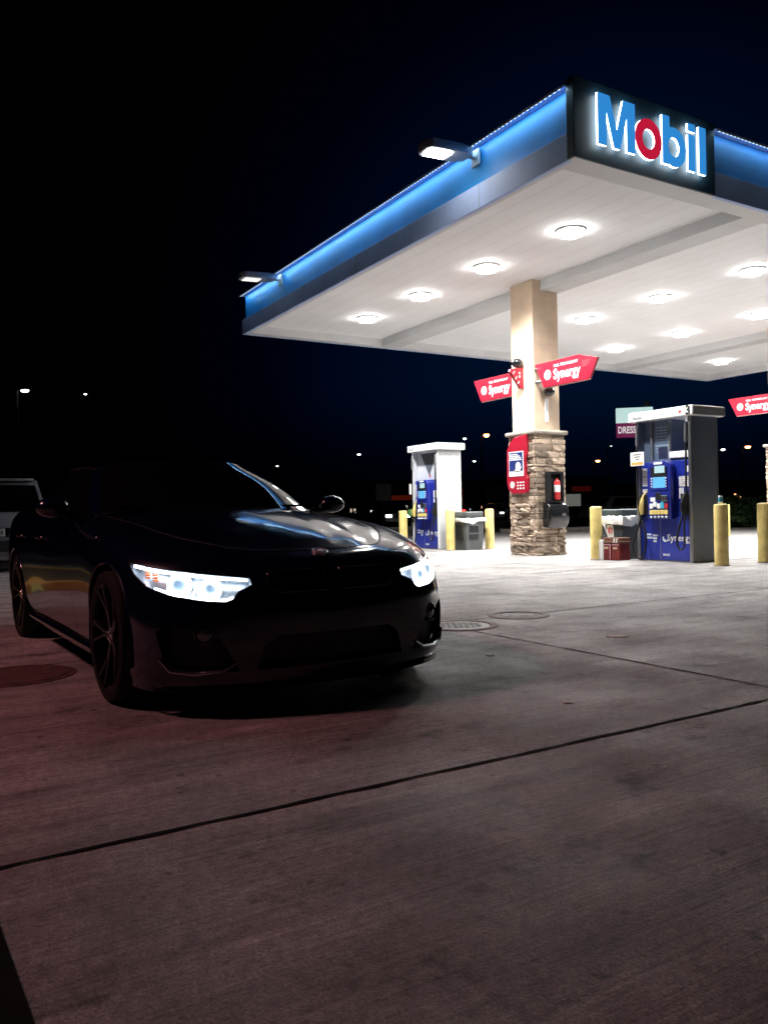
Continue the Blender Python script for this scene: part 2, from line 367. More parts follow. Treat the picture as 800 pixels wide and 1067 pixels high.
# seams of the band
SEAM = mat('seam', (.2, .22, .28), .6)
for yy in np.arange(Y0 + 1.9, Y1, 1.83): MB().box(X0 - .022, X0 - .0202, yy - .004, yy + .004, ZB, 5.64).build('band_seam', SEAM, canopy)
for xx in np.arange(SX1 + 2.4, X1, 2.44): MB().box(xx - .004, xx + .004, Y0 - .022, Y0 - .0202, ZB, 5.64).build('band_seam', SEAM, canopy)
led = MB()
for yy in np.arange(Y0 + .16, Y1, .085): led.box(X0 - .076, X0 - .067, yy, yy + .030, 6.196, 6.2035)
for xx in np.arange(SX1 + .05, X1, .085): led.box(xx, xx + .030, Y0 - .076, Y0 - .067, 6.196, 6.2035)
tag(led.build('led_strip', LED, canopy), kind='stuff')
def strip_lamp(p, q, aimdir, energy):
    p, q = isl(*p), isl(*q); L = (q - p).length
    l = lamp('led_strip_light', 'AREA', (p + q) / 2, energy, (0.50, 0.82, 1.0), shape='RECTANGLE', size=L, size_y=.03)
    x = (q - p).normalized(); z = -(Matrix.Rotation(TH, 3, 'Z') @ Vector(aimdir)).normalized(); y = z.cross(x)
    M = Matrix((x, y, z)).transposed().to_4x4(); M.translation = (p + q) / 2; l.matrix_world = M
strip_lamp((X0 - .060, Y0 + .12, 6.216), (X0 - .060, Y1, 6.216), (.12, 0, -1), 44)
strip_lamp((SX1 + .03, Y0 - .060, 6.216), (X1, Y0 - .060, 6.216), (0, .12, -1), 26)
# sign box on the near corner with the halo-lit letters
MB().box(X0 - .035, SX1 - .002, Y0 - .035, Y0 + .098, ZB + .002, 6.31, .006).build('sign_box', NAVYP, canopy)
LB = mat('letter_blue', (0.02, 0.16, 0.50), .3, emit=(0.03, 0.25, 0.66), estr=.85)
LR = mat('letter_red', (0.5, 0.01, 0.03), .3, emit=(0.62, 0.012, 0.05), estr=.7)
LW = emis('letter_edge_glow', (0.86, 0.97, 1.0), 7.0)
zb, zt = 5.498, 6.142; hx = .455   # base line, cap line, x-height
H_ = zt - zb; xh = H_ * .76
def ring(cx, cy, r, w): return [circ(cx, cy, r[0], r[1], 44), circ(cx, cy, r[0] - w, r[1] - w * 1.02, 44)[::-1]]
M_ = [(0, 0), (.15, 0), (.15, H_ * .69), (.28, 0), (.385, 0), (.515, H_ * .69), (.515, 0), (.665, 0), (.665, H_), (.455, H_), (.333, H_ * .35), (.21, H_), (0, H_)]
mx = -3.565
def b_shape(x):
    st = [(x, 0), (x + .14, 0), (x + .14, H_), (x, H_)]
    return st
letters = [('M', LB, [[(mx + x, y) for x, y in M_]]),
           ('o', LR, ring(-2.645, .252, (.252, .266), .132)),
           ('b', LB, None), ('i', LB, [[(-1.866, 0), (-1.726, 0), (-1.726, xh), (-1.866, xh)]]), ('l', LB, [[(-1.64, 0), (-1.50, 0), (-1.50, H_), (-1.64, H_)]])]
ML = canopy
def letter(loops, m, name):
    M0 = facing(0, -1, (-.05, Y0 - .088, zb))
    V, Fc = outline(loops, .014)
    V2, F2 = outline(loops, .004)
    b = MB().add([M0 @ (Vector(v) - Vector((0, 0, .001))) for v in V], Fc).build('letter_can', LW, canopy)
    f = MB().add([M0 @ (Vector(v) + Vector((0, 0, .0190))) for v in V2], F2).build(name, m, b)
    return b
for ch, m, lp in letters:
    if ch == 'b':
        cx, cy, rx, ry, w = -2.155, .250, .245, .264, .135
        outer = [(-2.378, 0), (-2.262, 0)] + circ(cx, cy, rx, ry, 40, -114, 114) + [(-2.240, .50), (-2.240, H_), (-2.378, H_)]
        lp = [outer, circ(cx, cy, rx - w, ry - w, 36)[::-1]]
    letter(lp, m, 'letter_face')
dotb = letter([[(-1.866, xh + .05), (-1.726, xh + .05), (-1.726, H_), (-1.866, H_)]], LB, 'letter_face')

# canopy down-lights: a thing each
LENS = emis('lamp_lens', (1.0, 0.975, 0.94), 48)
HOUS = mat('lamp_housing', (0.75, 0.75, 0.74), .4)
def make_light():
    t = thing('canopy_light', '', 'canopy light')
    MB().lathe([(.25, .0), (.25, -.015), (.24, -.028), (.235, -.03), (.05, -.03)], 32).build('housing', HOUS, t, 40)
    l = MB()
    for k in range(4):
        a = k * 90
        pts = [(.028, .028)] + [(.20 * math.cos(R(q)), .20 * math.sin(R(q))) for q in np.linspace(10, 80, 9)]
        Mz = Matrix.Rotation(R(a), 4, 'Z'); Mz.translation = (0, 0, -.085)
        l.prism(pts, Mz, .053)
    l.build('lens', LENS, t)
    c = MB(); c.box(-.22, .22, -.014, .014, -.090, -.0305, .004); c.box(-.014, .014, -.22, .22, -.0902, -.0307, .004)
    c.build('cross_bar', HOUS, t)
    return t
L0 = make_light(); first = True
rows = [(-1.66, 'left row, between the fascia and the stone column'), (3.1, 'second row, right of the stone column'), (6.55, 'third row'), (11.2, 'rightmost row')]
order = ['nearest', 'second', 'third', 'farthest']
for rx, rn in rows:
    for k, ry in enumerate((-2.8, -.58, 1.65, 3.9)):
        o = L0 if first else copy_tree(L0); first = False
        if rx == 3.1 and k == 3: rx_ = 3.55
        else: rx_ = rx
        o.location = isl(rx_, ry, ZC); o.rotation_euler = (0, 0, TH)
        cl = lamp('canopy_lamp', 'SPOT', isl(rx_, ry, ZC - .14), 1050, (1.0, .98, .96), shadow_soft_size=.16, spot_size=R(148), spot_blend=.8)
        tag(o, f'{order[k]} white canopy light of the {rn}', 'canopy light', 'recessed lights under the canopy')

# shoebox flood lights on the left fascia
FLH = mat('flood_housing', (0.30, 0.33, 0.38), .45, metal=.3, noise=.1)
def flood(y, label, estr, energy):
    p = isl(X0 + .02, y, 6.06); t = thing('flood_light', label, 'flood light', p, TH)
    MB().tube([(0, 0, 0), (-.12, 0, 0), (-.20, 0, .03)], .035, 10).build('arm', FLH, t, 40)
    MB().box(-.02, .02, -.09, .09, -.12, .12, .01).build('bracket', FLH, t)
    P = [(-.16, -.10), (-.34, -.17), (-.86, -.16), (-.92, -.10), (-.92, .10), (-.86, .16), (-.34, .17), (-.16, .10)]
    tilt = Matrix.Rotation(R(-3), 4, 'Y')
    V, Fc = outline([P], .045, .02)
    MB().add([tilt @ Vector((x, y_, z + .03)) for x, y_, z in V], Fc).build('housing', FLH, t, 40)
    MB().box(-.86, -.50, -.12, .12, -.052, -.036, .004, rot=(0, R(-3), 0), piv=(0, 0, 0)).build('lens', emis('flood_lens_%d' % estr, (1, .96, .88), estr), t)
    q = isl(X0 - .68, y, 5.96)
    l = lamp('flood_lamp', 'SPOT', q, energy, (1, .95, .86), shadow_soft_size=.1, spot_size=R(130), spot_blend=.8); aim(l, isl(X0 - 2.5, y, 0))
flood(-3.2, 'bright shoebox flood light on the blue fascia, nearer the lettered sign', 40, 30)
flood(3.8, 'dim shoebox flood light at the far left end of the blue fascia', 1, 5)

# ------------------------------------------------------------------ stone columns
STUC = mat('tan_stucco', (0.66, 0.515, 0.375), .85, noise=.10, nscale=5, bump=.35, bscale=120)
STONE = mat('ledgestone', (0.40, 0.31, 0.235), .85, noise=.30, nscale=14, bump=.7, bscale=40, island=.5)
CAPS = mat('stone_cap', (0.34, 0.30, 0.25), .8, noise=.2, nscale=14, bump=.5, bscale=40)
MORT = mat('dark_mortar', (0.03, 0.026, 0.022), .9)
def column(x, label):
    t = thing('stone_column', label, 'column', isl(x, 0), TH)
    MB().box(-.335, .335, -.335, .335, 2.50, 5.498, .012).build('shaft', STUC, t)
    MB().box(-.355, .355, -.355, .355, 0, 2.41).build('core', MORT, t)
    st = MB(); z = 0.0
    while z < 2.38:
        h = random.choice([.05, .07, .085, .10, .12, .14]); h = min(h, 2.415 - z)
        for sd in range(4):
            Mz = Matrix.Rotation(R(90 * sd), 4, 'Z'); u = -.395 + random.uniform(-.02, .02)
            while u < .37:
                w = random.uniform(.14, .46); e_ = min(u + w, .40)
                if .40 - e_ < .07: e_ = .40
                d = random.uniform(.372, .412); hh = h - random.uniform(.006, .012)
                bm = bmesh.new(); bmesh.ops.create_cube(bm, size=1)
                bmesh.ops.subdivide_edges(bm, edges=bm.edges[:], cuts=1, use_grid_fill=True)
                for v in bm.verts:
                    q = v.co * 2; jx, jy, jz = random.uniform(-.010, .010), random.uniform(-.006, .006), random.uniform(-.005, .005)
                    rnd = 1 - .035 * (abs(q.x) * abs(q.z))
                    yy = -(.30 + (d - .30) * ((q.y * -1 + 1) / 2 * rnd)) if q.y <= 0 else -.30
                    v.co = Mz @ Vector(((u + e_) / 2 + q.x * (e_ - u - .006) / 2 + jx * (q.y < 0), -(d * rnd) + jy if q.y < 0 else (-.33 if q.y > 0 else -.345), z + h / 2 + q.z * hh / 2 + jz * (q.y < 0)))
                st.bm(bm); u = e_ + .004
        z += h
    st.build('stone_facing', STONE, t)
    MB().box(-.455, .455, -.455, .455, 2.415, 2.499, .028, seg=3).build('stone_cap', CAPS, t, 40)
    return t
column(0, 'tan stucco column on a stacked stone base with a red poster board, under the canopy')
column(8.58, 'tan stucco column on a stone base cut off by the right edge of the photo')

# red flag signs
RED = mat('sign_red', (0.36, 0.010, 0.030), .35, noise=.08, nscale=4)
WHT = mat('print_white', (0.85, 0.85, 0.85), .5)
PINK = mat('sign_edge', (0.75, 0.42, 0.44), .4)
GREYD = mat('print_grey', (0.35, 0.06, 0.08), .5)
SGN = [(0.0, 0.0), (.245, -.475), (1.46, -.475), (1.66, -.13), (1.20, 0.0)]
def sun_emblem(M, r, m, parent, name='emblem'):
    b = MB(); lp = []
    n = 16; pts = []
    for k in range(n * 2):
        rr = r if k % 2 == 0 else r * .78
        pts.append((rr * math.cos(math.pi * k / n), rr * math.sin(math.pi * k / n)))
    V, Fc = outline([pts, circ(0, 0, r * .42, n=20)[::-1]], .0015); b.add([M @ Vector(v) for v in V], Fc)
    V, Fc = outline([circ(0, 0, r * .24, n=16)], .0015); b.add([M @ Vector(v) for v in V], Fc)
    return b.build(name, m, parent)
def flag(x, y0, label, z0=3.85):
    """sign standing out along the island, printed on both faces; y0 is its end on the reader's left"""
    t = thing('flag_sign', label, 'sign', isl(x, y0 - .8, 0), TH)
    D = Vector((0, -1, 0)); T = Vector((0, 0, 1)); Nn = Vector((-1, 0, 0))
    Mx = Matrix((D, T, Nn)).transposed().to_4x4(); Mx.translation = Vector((0, .8, z0))
    V, Fc = outline([SGN], .022, .006); pan = MB().add([Mx @ Vector(v) for v in V], Fc).build('panel', RED, t)
    MB().tube([Mx @ Vector((u, v - .012, 0)) for u, v in SGN[1:3]], .016, 6).build('edge_trim', PINK, t)
    for sg in (1, -1):
        nrm = Nn * sg; xr = T.cross(nrm)
        def at(u, v):
            M = Matrix((xr, T, nrm)).transposed().to_4x4(); M.translation = Mx @ Vector((u, v, 0)) + nrm * .031; return M
        f_ = sg > 0
        sun_emblem(at(.36 if f_ else 1.22, -.25), .105, WHT, pan)
        text('lettering', 'Synergy', .27, WHT, pan, at(.88 if f_ else .70, -.275), .001, .006, sx=.84)
        text('lettering', 'FUEL TECHNOLOGY', .07, WHT, pan, at(.86 if f_ else .70, -.105), .001, .001)
        b = MB()
        for k in range(3):
            M = at(1.38, -.14 - .04 * k) if f_ else at(.28, -.14 - .04 * k); b.add([M @ Vector(v) for v in ((-.10, -.010, 0), (.10 - .02 * k, -.010, 0), (.10 - .02 * k, .010, 0), (-.10, .010, 0))], [(0, 1, 2, 3)])
        b.build('small_print', GREYD, pan, nofix=True)
    st = MB()
    for z_ in (-.08, -.34): st.tube([(0, .8 - y0 + (-.33 if y0 < .5 else .33), z0 + z_), (0, .8 - y0 + (-.52 if y0 < .5 else .52), z0 + z_)], .03, 8)
    st.build('bracket', mat('bracket_grey', (.2, .2, .2), .5, metal=.5), t)
    return t
flag(-.28, -.35, 'red arrow-shaped flag sign with white lettering standing out right of the stone column', 3.785)
flag(0, 2.0, 'red flag sign half hidden behind the left side of the stone column', 3.82)
flag(8.55, 1.72, 'red flag sign by the column at the right edge of the photo')
t = thing('flag_sign', 'short red flag sign seen nearly edge-on on the front of the column', 'sign', isl(-.335, 0, 0), TH)
Mx = Matrix(((-1, 0, 0), (0, 0, -1), (0, 1, 0))).transposed().to_4x4(); Mx = Matrix(((-1, 0, 0, 0), (0, 0, -1, 0), (0, 1, 0, 3.79), (0, 0, 0, 1)))
V, Fc = outline([[(0, 0), (0, -.42), (.02, -.425), (.08, -.42), (.34, -.10), (.32, -.06)]], .025, .006)
pan = MB().add([Mx @ Vector(v) for v in V], Fc).build('panel', RED, t)
b = MB()
for u, v in ((.10, -.12), (.10, -.19)): b.box(-u - .02, -u + .02, -.035, -.0315, 3.79 + v - .02, 3.79 + v + .02)
for u, v in ((.25, -.12), (.19, -.22), (.13, -.31)): b.box(-u - .008, -u + .008, -.035, -.0315, 3.79 + v - .035, 3.79 + v + .035, rot=(0, R(38), 0))
b.build('lettering', WHT, pan)
DOME = mat('dome_black', (.01, .012, .014), .12, coat=.5)
def dome(x, y, z, nx, ny, label):
    t = thing('loudspeaker', label, 'speaker', isl(x, y, z), TH)
    MB().ell((nx * .10, ny * .10, 0), (.115, .115, .10), 20).build('shell', DOME, t, 60)
    MB().tube([(0, 0, .01), (nx * .1, ny * .1, .01)], .04, 10).build('bracket', DOME, t, 40)
dome(-.33, .04, 3.88, -1, 0, 'small black dome fixed above the short red sign')
dome(-.02, -.33, 3.27, 0, -1, 'small black dome fixed under the arrow-shaped red sign')
t = thing('thermometer', 'narrow white vertical strip sign on the tan column', 'thermometer', isl(-.02, -.336, 2.62), TH)
MB().box(-.045, .045, -.022, 0, .05, .52, .006).build('plate', WHT, t)
b = MB()
for k in range(9): b.box(-.03, .0, -.0245, -.0225, .10 + .045 * k, .106 + .045 * k)
b.build('scale', mat('print_dark', (.05, .05, .06), .6), t)

# red poster board with a screen poster
t = thing('poster_board', 'red shaped poster board with dark blue poster on the stone column', 'poster', isl(-.425, .09, 0), TH)
Mw = facing(-1, 0, (0, 0, 0))   # reader's right is local -Y
P = [(-.29, 2.14), (-.20, 2.28), (-.05, 2.38), (.30, 2.42), (.30, 2.0), (.255, 1.94), (.255, 1.62), (.31, 1.55), (.31, 1.30), (.26, 1.26), (-.15, 1.26), (-.27, 1.36), (-.30, 1.5)]
V, Fc = outline([P], .022, .008); MB().add([Mw @ Vector(v) for v in V], Fc).build('board', RED, t)
MB().prism([(-.235, 1.60), (.215, 1.60), (.215, 2.10), (-.235, 2.10)], Mw @ Matrix.Translation((0, 0, .031)), .004).build('poster_frame', WHT, t)
MB().prism([(-.215, 1.71), (.19, 1.71), (.19, 2.08), (-.215, 2.08)], Mw @ Matrix.Translation((0, 0, .036)), .003).build('poster', mat('poster_navy', (.015, .03, .16), .4), t)
for k, (w, y_) in enumerate([(.24, 2.04), (.3, 2.005), (.30, 1.97), (.34, 1.935)]):
    x_ = -.19; b = MB()
    while x_ < -.19 + w:
        ww = random.uniform(.05, .09); b.prism([(x_, y_ - .011), (x_ + ww, y_ - .011), (x_ + ww, y_ + .011), (x_, y_ + .011)], Mw @ Matrix.Translation((0, 0, .040)), .0015); x_ += ww + .012
    b.build('text_line', WHT, t)
for k in range(3):
    b = MB()
    for j in range(3): b.prism([(-.0 + .085 * j, 1.34 + .06 * k), (.055 + .085 * j, 1.34 + .06 * k), (.055 + .085 * j, 1.365 + .06 * k), (.0 + .085 * j, 1.365 + .06 * k)], Mw @ Matrix.Translation((0, 0, .0305)), .0015)
    b.build('text_line', WHT, t)
V, Fc = outline([circ(.06, 1.80, .075, .085, 20)], .002); b = MB().add([Mw @ (Vector(v) + Vector((0, 0, .042))) for v in V], Fc)
V, Fc = outline([[(-.05, 1.72), (.1, 1.70), (.17, 1.78), (.05, 1.80)]], .002); b.add([Mw @ (Vector(v) + Vector((0, 0, .0425))) for v in V], Fc)
b.build('picture', WHT, t)
sun_emblem(Mw @ Matrix.Translation((-.14, 1.43, .032)), .075, WHT, t)

# fire extinguisher cabinet and towel dispenser
BLK = mat('black_plastic', (.015, .016, .018), .35, coat=.2)
t = thing('extinguisher_cabinet', 'dark fire extinguisher cabinet on the stone column', 'cabinet', isl(.035, -.41, 1.06), TH)
b = MB(); b.box(-.19, .19, -.02, 0, 0, .60); b.box(-.19, -.155, -.14, -.021, 0, .60, .006); b.box(.155, .19, -.14, -.021, 0, .60, .006); b.box(-.154, .154, -.14, -.021, 0, .03); b.box(-.154, .154, -.08, -.021, .57, .60)
b.build('case', BLK, t)
b = MB().lathe([(.055, .05), (.06, .06), (.06, .40), (.045, .43), (.02, .445), (.02, .47)], 18, Matrix.Translation((.02, -.115, 0))); b.build('cylinder', mat('ext_red', (.55, .03, .03), .3), t, 40)
MB().lathe([(.0615, .20), (.0615, .34)], 18, Matrix.Translation((.02, -.115, 0)), cap=False).build('paper_label', WHT, t, 40)
t = thing('towel_dispenser', 'glossy black paper towel dispenser on the stone column below the cabinet', 'dispenser', isl(.03, -.41, .57), TH)
V, Fc = outline([[(0, .02), (-.11, .0), (-.17, .06), (-.20, .18), (-.195, .32), (-.16, .42), (-.09, .46), (0, .465)]], .225, .02)
Ms = Matrix(((0, 0, 1), (1, 0, 0), (0, 1, 0))).to_4x4()
MB().add([Ms @ Vector(v) for v in V], Fc).build('case', mat('glossy_black', (.012, .013, .015), .12, coat=.6), t, 40)
MB().box(.05, .15, -.226, -.216, .22, .27, .004).build('badge', mat('steel', (.5, .5, .5), .3, metal=1), t)

# ------------------------------------------------------------------ bollards
YEL = mat('bollard_yellow', (0.78, 0.63, 0.23), .5, noise=.26, nscale=6, bump=.1)
def make_bollard():
    t = thing('bollard', '', 'bollard')
    MB().lathe([(.105, 0), (.105, .925), (.100, .945), (.08, .955), (.0, .958)], 28).build('post', YEL, t, 50)
    MB().lathe([(.125, 0), (.12, .012), (.106, .014)], 28, cap=False).build('collar', EDGE, t, 40)
    return t
BO = make_bollard()
spots = [(-.40, -2.0, 'yellow bollard left of the red caddy and numbered pump'), (-.30, -4.52, 'nearest yellow bollard at the right corner of the numbered pump'), (-.07, 2.957, 'yellow bollard in front of the grey bin at the far left pump'),
         (.93, 2.75, 'yellow bollard standing alone between the grey bin and stone column'), (.775, -4.525, 'yellow bollard at the right edge of the photo'), (10.12, 3.03, 'far pale yellow bollard half hidden behind the nearest bollard'), (-.05, 5.05, 'yellow bollard beyond the car hood, left of the far pump')]
for i, (x, y, lb) in enumerate(spots):
    o = BO if i == 0 else copy_tree(BO); o.location = isl(x, y); tag(o, lb, 'bollard', 'yellow bollards guarding the pumps')
t = thing('drink_can', 'small blue and white can left standing on the nearest bollard', 'can', isl(-.25, -4.48, .958))
MB().lathe([(.028, 0), (.034, .01), (.034, .115), (.027, .125)], 18).build('can_body', WHT, t, 40)
MB().lathe([(.0345, .03), (.0345, .10)], 18, cap=False).build('paper_label', mat('can_blue', (.05, .3, .5), .4), t, 40)

# ------------------------------------------------------------------ pumps
PB = mat('pump_blue', (0.012, 0.028, 0.30), .32, coat=.3, noise=.12, nscale=5)
PB2 = mat('console_blue', (0.010, 0.02, 0.22), .35, coat=.2)
PW = mat('pump_white', (0.78, 0.79, 0.79), .35, noise=.05)
PG = mat('pump_grey_side', (0.125, 0.15, 0.20), .4, metal=.0, noise=.2, nscale=2)
PL = mat('pump_pale_side', (0.50, 0.52, 0.54), .35, metal=.1, noise=.08, nscale=2)
ALU = mat('brushed_frame', (0.35, 0.36, 0.38), .35, metal=.8)
SCR = emis('screen_cyan', (.10, .45, .85), 1.1); SCR2 = emis('screen_pale', (.5, .75, .8), .9)
HOSE = mat('rubber_hose', (.01, .01, .01), .4)
CYA = mat('key_cyan', (.05, .45, .65), .4); KRED = mat('key_red', (.6, .03, .04), .4); KYEL = mat('key_yellow', (.75, .6, .2), .4)
NAVYT = mat('upper_navy', (.10, .14, .21), .4)
GLY = mat('pale_print', (.55, .62, .72), .5)
CARD = mat('card_orange', (.75, .38, .08), .5)
def frontbox(b, y0, y1, z0, z1, x0, x1, bev=0.0): b.box(min(x0, x1), max(x0, x1), min(y0, y1), max(y0, y1), z0, z1, bev); return b
def stext(name, s_, size, m, parent, y, z, x=-.3, bold=.002): return text(name, s_, size, m, parent, facing(-1, 0, (x, y, z)), .0012, bold)
def pump(x, y, label, numbered):
    t = thing('fuel_pump', label, 'fuel pump', isl(x, y), TH)
    side = PG if numbered else PL
    # reader's left on the camera-side face is local +Y
    for s_ in (1, -1):
        b = MB(); b.box(-.315, .315, s_ * .545 - .025, s_ * .545 + .025, 0.01, 2.41, .008)
        if not numbered:
            for k in range(5): b.box(-.25 + .1 * k, -.17 + .1 * k, s_ * .5705 - .002, s_ * .5705 + .002, .06, 2.38, .001)
        b.build('side_panel', side, t)
    for s_ in (1, -1):
        b = MB(); b.box(-.345, -.317, s_ * .545 - .028, s_ * .545 + .028, 0.01, 2.409, .006); b.box(.317, .345, s_ * .545 - .028, s_ * .545 + .028, 0.01, 2.409, .006); b.build('corner_post', ALU if numbered else PW, t)
    MB().box(-.30, .30, -.518, .518, .02, .76, .006).build('lower_cabinet', PB, t)
    MB().box(-.27, .27, -.518, .518, .762, 1.70, .006).build('upper_cabinet', PB, t)
    MB().box(-.31, .31, -.57, .57, 0, .019).build('plinth', mat('plinth', (.1, .1, .1), .7), t)
    cp = MB().box(-.40, .42, -.66, .68, 2.412, 2.575, .012).build('cap', PW, t)
    if numbered:
        text('number', '3', .20, mat('print_black', (.01, .01, .012), .5), cp, facing(-1, 0, (-.402, -.575, 2.49)), .0012, .007)
        b = MB(); V, Fc = outline([[(-.035, .0), (-.01, .01), (.0, .035), (.012, .008), (.035, .012), (.015, -.01), (.02, -.03), (.0, -.015), (-.02, -.03)]], .0015)
        M = facing(-1, 0, (-.402, -.42, 2.49)); b.add([M @ Vector(v) for v in V], Fc); b.build('red_mark', mat('mark_red', (.6, .02, .03), .5), cp)
        text('lettering', 'Mobil', .085, mat('cap_grey', (.22, .24, .28), .5), cp, facing(-1, 0, (-.402, .48, 2.475)), .0012, .001)
        MB().box(.402, .422, -.64, .66, 2.42, 2.565).build('trim', PL, cp)
        MB().box(-.395, .415, -.672, -.6605, 2.42, 2.565, .004).build('end_plate', mat('cap_end', (.36, .37, .38), .4, metal=.3), cp)
    else:
        text('lettering', 'Mobil', .085, mat('cap_grey', (.22, .24, .28), .5), cp, facing(-1, 0, (-.402, .48, 2.475)), .0012, .001)
    if numbered:
        up = MB().box(-.20, .20, -.04, .517, 1.702, 2.41, .005).build('upper_panel', NAVYT, t)
        MB().box(-.24, -.2, -.075, -.041, 1.702, 2.41).build('mullion', ALU, t); MB().box(-.24, -.2, .30, .34, 1.702, 2.41).build('mullion', ALU, t)
        b = MB()
        for k in range(9):
            yy = .26
            while yy > -.02:
                w = random.uniform(.03, .08)
                if k != 5: frontbox(b, yy, max(yy - w, -.03), 2.28 - .052 * k, 2.298 - .052 * k, -.2015, -.203)
                yy -= w + .02
        b.build('lettering', mat('panel_print', (.32, .40, .50), .5), up)
        MB().box(-.2065, -.2015, .02, .20, 1.76, 1.95).build('sticker', mat('sticker_navy', (.02, .025, .06), .4), up)
        MB().box(-.27, -.23, -.516, -.076, 1.745, 1.853, .006).build('crossbar', PW, t)
    else:
        up = MB().box(-.20, .20, -.517, .517, 1.702, 2.41, .005).build('upper_panel', mat('upper_pale', (.55, .58, .63), .4), t)
        V, Fc = outline([[(-.36, .0), (.36, .0), (.0, -.55)]], .003)
        M = facing(-1, 0, (-.204, .0, 2.36)); MB().add([M @ Vector(v) for v in V], Fc).build('grey_triangle', mat('triangle_grey', (.10, .11, .13), .4), up)
        MB().box(-.21, -.2005, -.06, .0, 1.78, 1.83).build('sticker', mat('mark_red', (.6, .02, .03), .5), up)
    # console
    loops = [[(-.235, .74), (.235, .74), (.235, 1.58), (.20, 1.65), (.12, 1.69), (-.12, 1.69), (-.20, 1.65), (-.235, 1.58)]]
    V, Fc = outline(loops, .06, .012); M = facing(-1, 0, (-.33, .04, 0)); co = MB().add([M @ Vector(v) for v in V], Fc).build('console', PB2, t, 40)
    xf = -.403
    MB().box(xf - .004, xf, -.04, .14, 1.645, 1.685, .003).build('label_plate', WHT, co)
    MB().box(xf - .006, xf, -.13, .20, 1.44, 1.60, .01).build('bezel', BLK, co)
    MB().box(xf - .010, xf - .0065, -.09, .12, 1.50, 1.62, .002).build('screen', SCR2, co)
    MB().box(xf - .006, xf, -.14, .22, 1.215, 1.435, .008).build('bezel', PB, co)
    MB().box(xf - .010, xf - .0065, -.10, .16, 1.25, 1.43, .002).build('screen', SCR, co)
    for s_ in (-.120, .185):
        for k in range(4): MB().box(xf - .012, xf - .0065, s_ - .013, s_ + .013, 1.265 + .045 * k, 1.285 + .045 * k).build('side_key', WHT, co)
    MB().box(xf - .02, xf, .0, .10, 1.05, 1.17, .006).build('card_slot', BLK, co)
    kp = MB().box(xf - .03, xf, -.14, -.02, 1.02, 1.12, .006).build('keypad', ALU, co)
    b = MB()
    for i in range(3):
        for j in range(3): b.box(xf - .034, xf - .0305, -.125 + .035 * i, -.10 + .035 * i, 1.035 + .028 * j, 1.052 + .028 * j)
    b.build('keys', BLK, kp)
    MB().box(xf - .005, xf, .12, .22, 1.02, 1.09).build('sticker', WHT, co)
    for k, m_ in enumerate([WHT, WHT, WHT, CYA, KRED]):
        yy = .198 - .079 * k; MB().box(xf - .018, xf, yy - .034, yy + .034, .90 + (.03 if k == 1 else 0), .985 + (.03 if k in (1, 3) else 0), .004).build('grade_key', m_, co)
    for k in range(5):
        yy = .198 - .079 * k; MB().box(xf - .02, xf, yy - .036, yy + .036, .80, .875, .006).build('start_key', KYEL, co)
    b = MB()
    for k in range(5): b.ell((xf - .01, .198 - .079 * k, .755), (.025, .026, .022), 12)
    b.build('knobs', GLY, co, 40)
    # stickers left and right
    for (y0, y1, z0, z1) in ((.34, .50, 1.46, 1.60), (.34, .50, 1.29, 1.45), (.34, .50, 1.18, 1.24), (-.49, -.27, 1.26, 1.43), (-.36, -.27, 1.06, 1.24), (-.50, -.43, 1.50, 1.60)):
        st = MB().box(-.2745, -.2705, y0, y1, z0, z1).build('sticker', WHT, t)
        b = MB(); zz = z1 - .025
        while zz > z0 + .015: b.box(-.2762, -.2748, y0 + .025, y1 - random.uniform(.025, .08), zz - .003, zz + .003); zz -= .034
        if b.v: b.build('small_print', mat('print_dark', (.05, .05, .06), .6), st)
    # nozzles, holsters and hoses
    for s_, m_, nm in ((.43, KYEL, 'l'), (-.43, BLK, 'r')):
        hs = MB(); hs.box(-.34, -.2705, s_ - .085, s_ + .085, .80, 1.14, .012); hs.build('holster', BLK, t)
        nz = MB(); nz.tube([(-.38, s_, .80), (-.385, s_, .90), (-.375, s_, 1.0), (-.36, s_, 1.08)], [.03, .038, .04, .028], 10)
        nz.tube([(-.36, s_, 1.08), (-.34, s_ - .02, 1.15), (-.30, s_ - .05, 1.19)], [.022, .018, .014], 8); nz.tube([(-.43, s_, .84), (-.45, s_, .93), (-.40, s_, 1.03)], .010, 6)
        nz.build('nozzle', m_, t, 40)
        h = MB(); ye = s_ + (.10 if s_ > 0 else -.06)
        P0, P1 = Vector((-.38, s_, .80)), Vector((-.36, ye, 2.30))
        ctrl = [P0, Vector((-.44, s_ + .05, .55)), Vector((-.50, s_ + .10, .25)), Vector((-.50, s_ + .02, .06)), Vector((-.47, s_ - .10, .10)), Vector((-.42, s_ - .11, .45)), Vector((-.38, s_ + .06, .85)), Vector((-.37, ye, 1.3)), Vector((-.36, ye, 1.9)), P1]
        if s_ < 0: ctrl = [P0, Vector((-.44, s_ + .03, .6)), Vector((-.47, s_ + .06, .35)), Vector((-.48, s_ - .01, .22)), Vector((-.46, s_ - .08, .30)), Vector((-.42, s_ - .05, .6)), Vector((-.38, s_ - .07, 1.0)), Vector((-.37, ye, 1.4)), Vector((-.36, ye, 1.9)), P1]
        pts = []
        for i in range(len(ctrl) - 1):
            a_, b_, c_, d_ = ctrl[max(i - 1, 0)], ctrl[i], ctrl[i + 1], ctrl[min(i + 2, len(ctrl) - 1)]
            for q in np.linspace(0, 1, 8, endpoint=False):
                pts.append(.5 * ((2 * b_) + (c_ - a_) * q + (2 * a_ - 5 * b_ + 4 * c_ - d_) * q * q + (3 * b_ - a_ - 3 * c_ + d_) * q ** 3))
        pts.append(P1); h.tube(pts, .017, 8); h.build('hose', HOSE, t, 50)
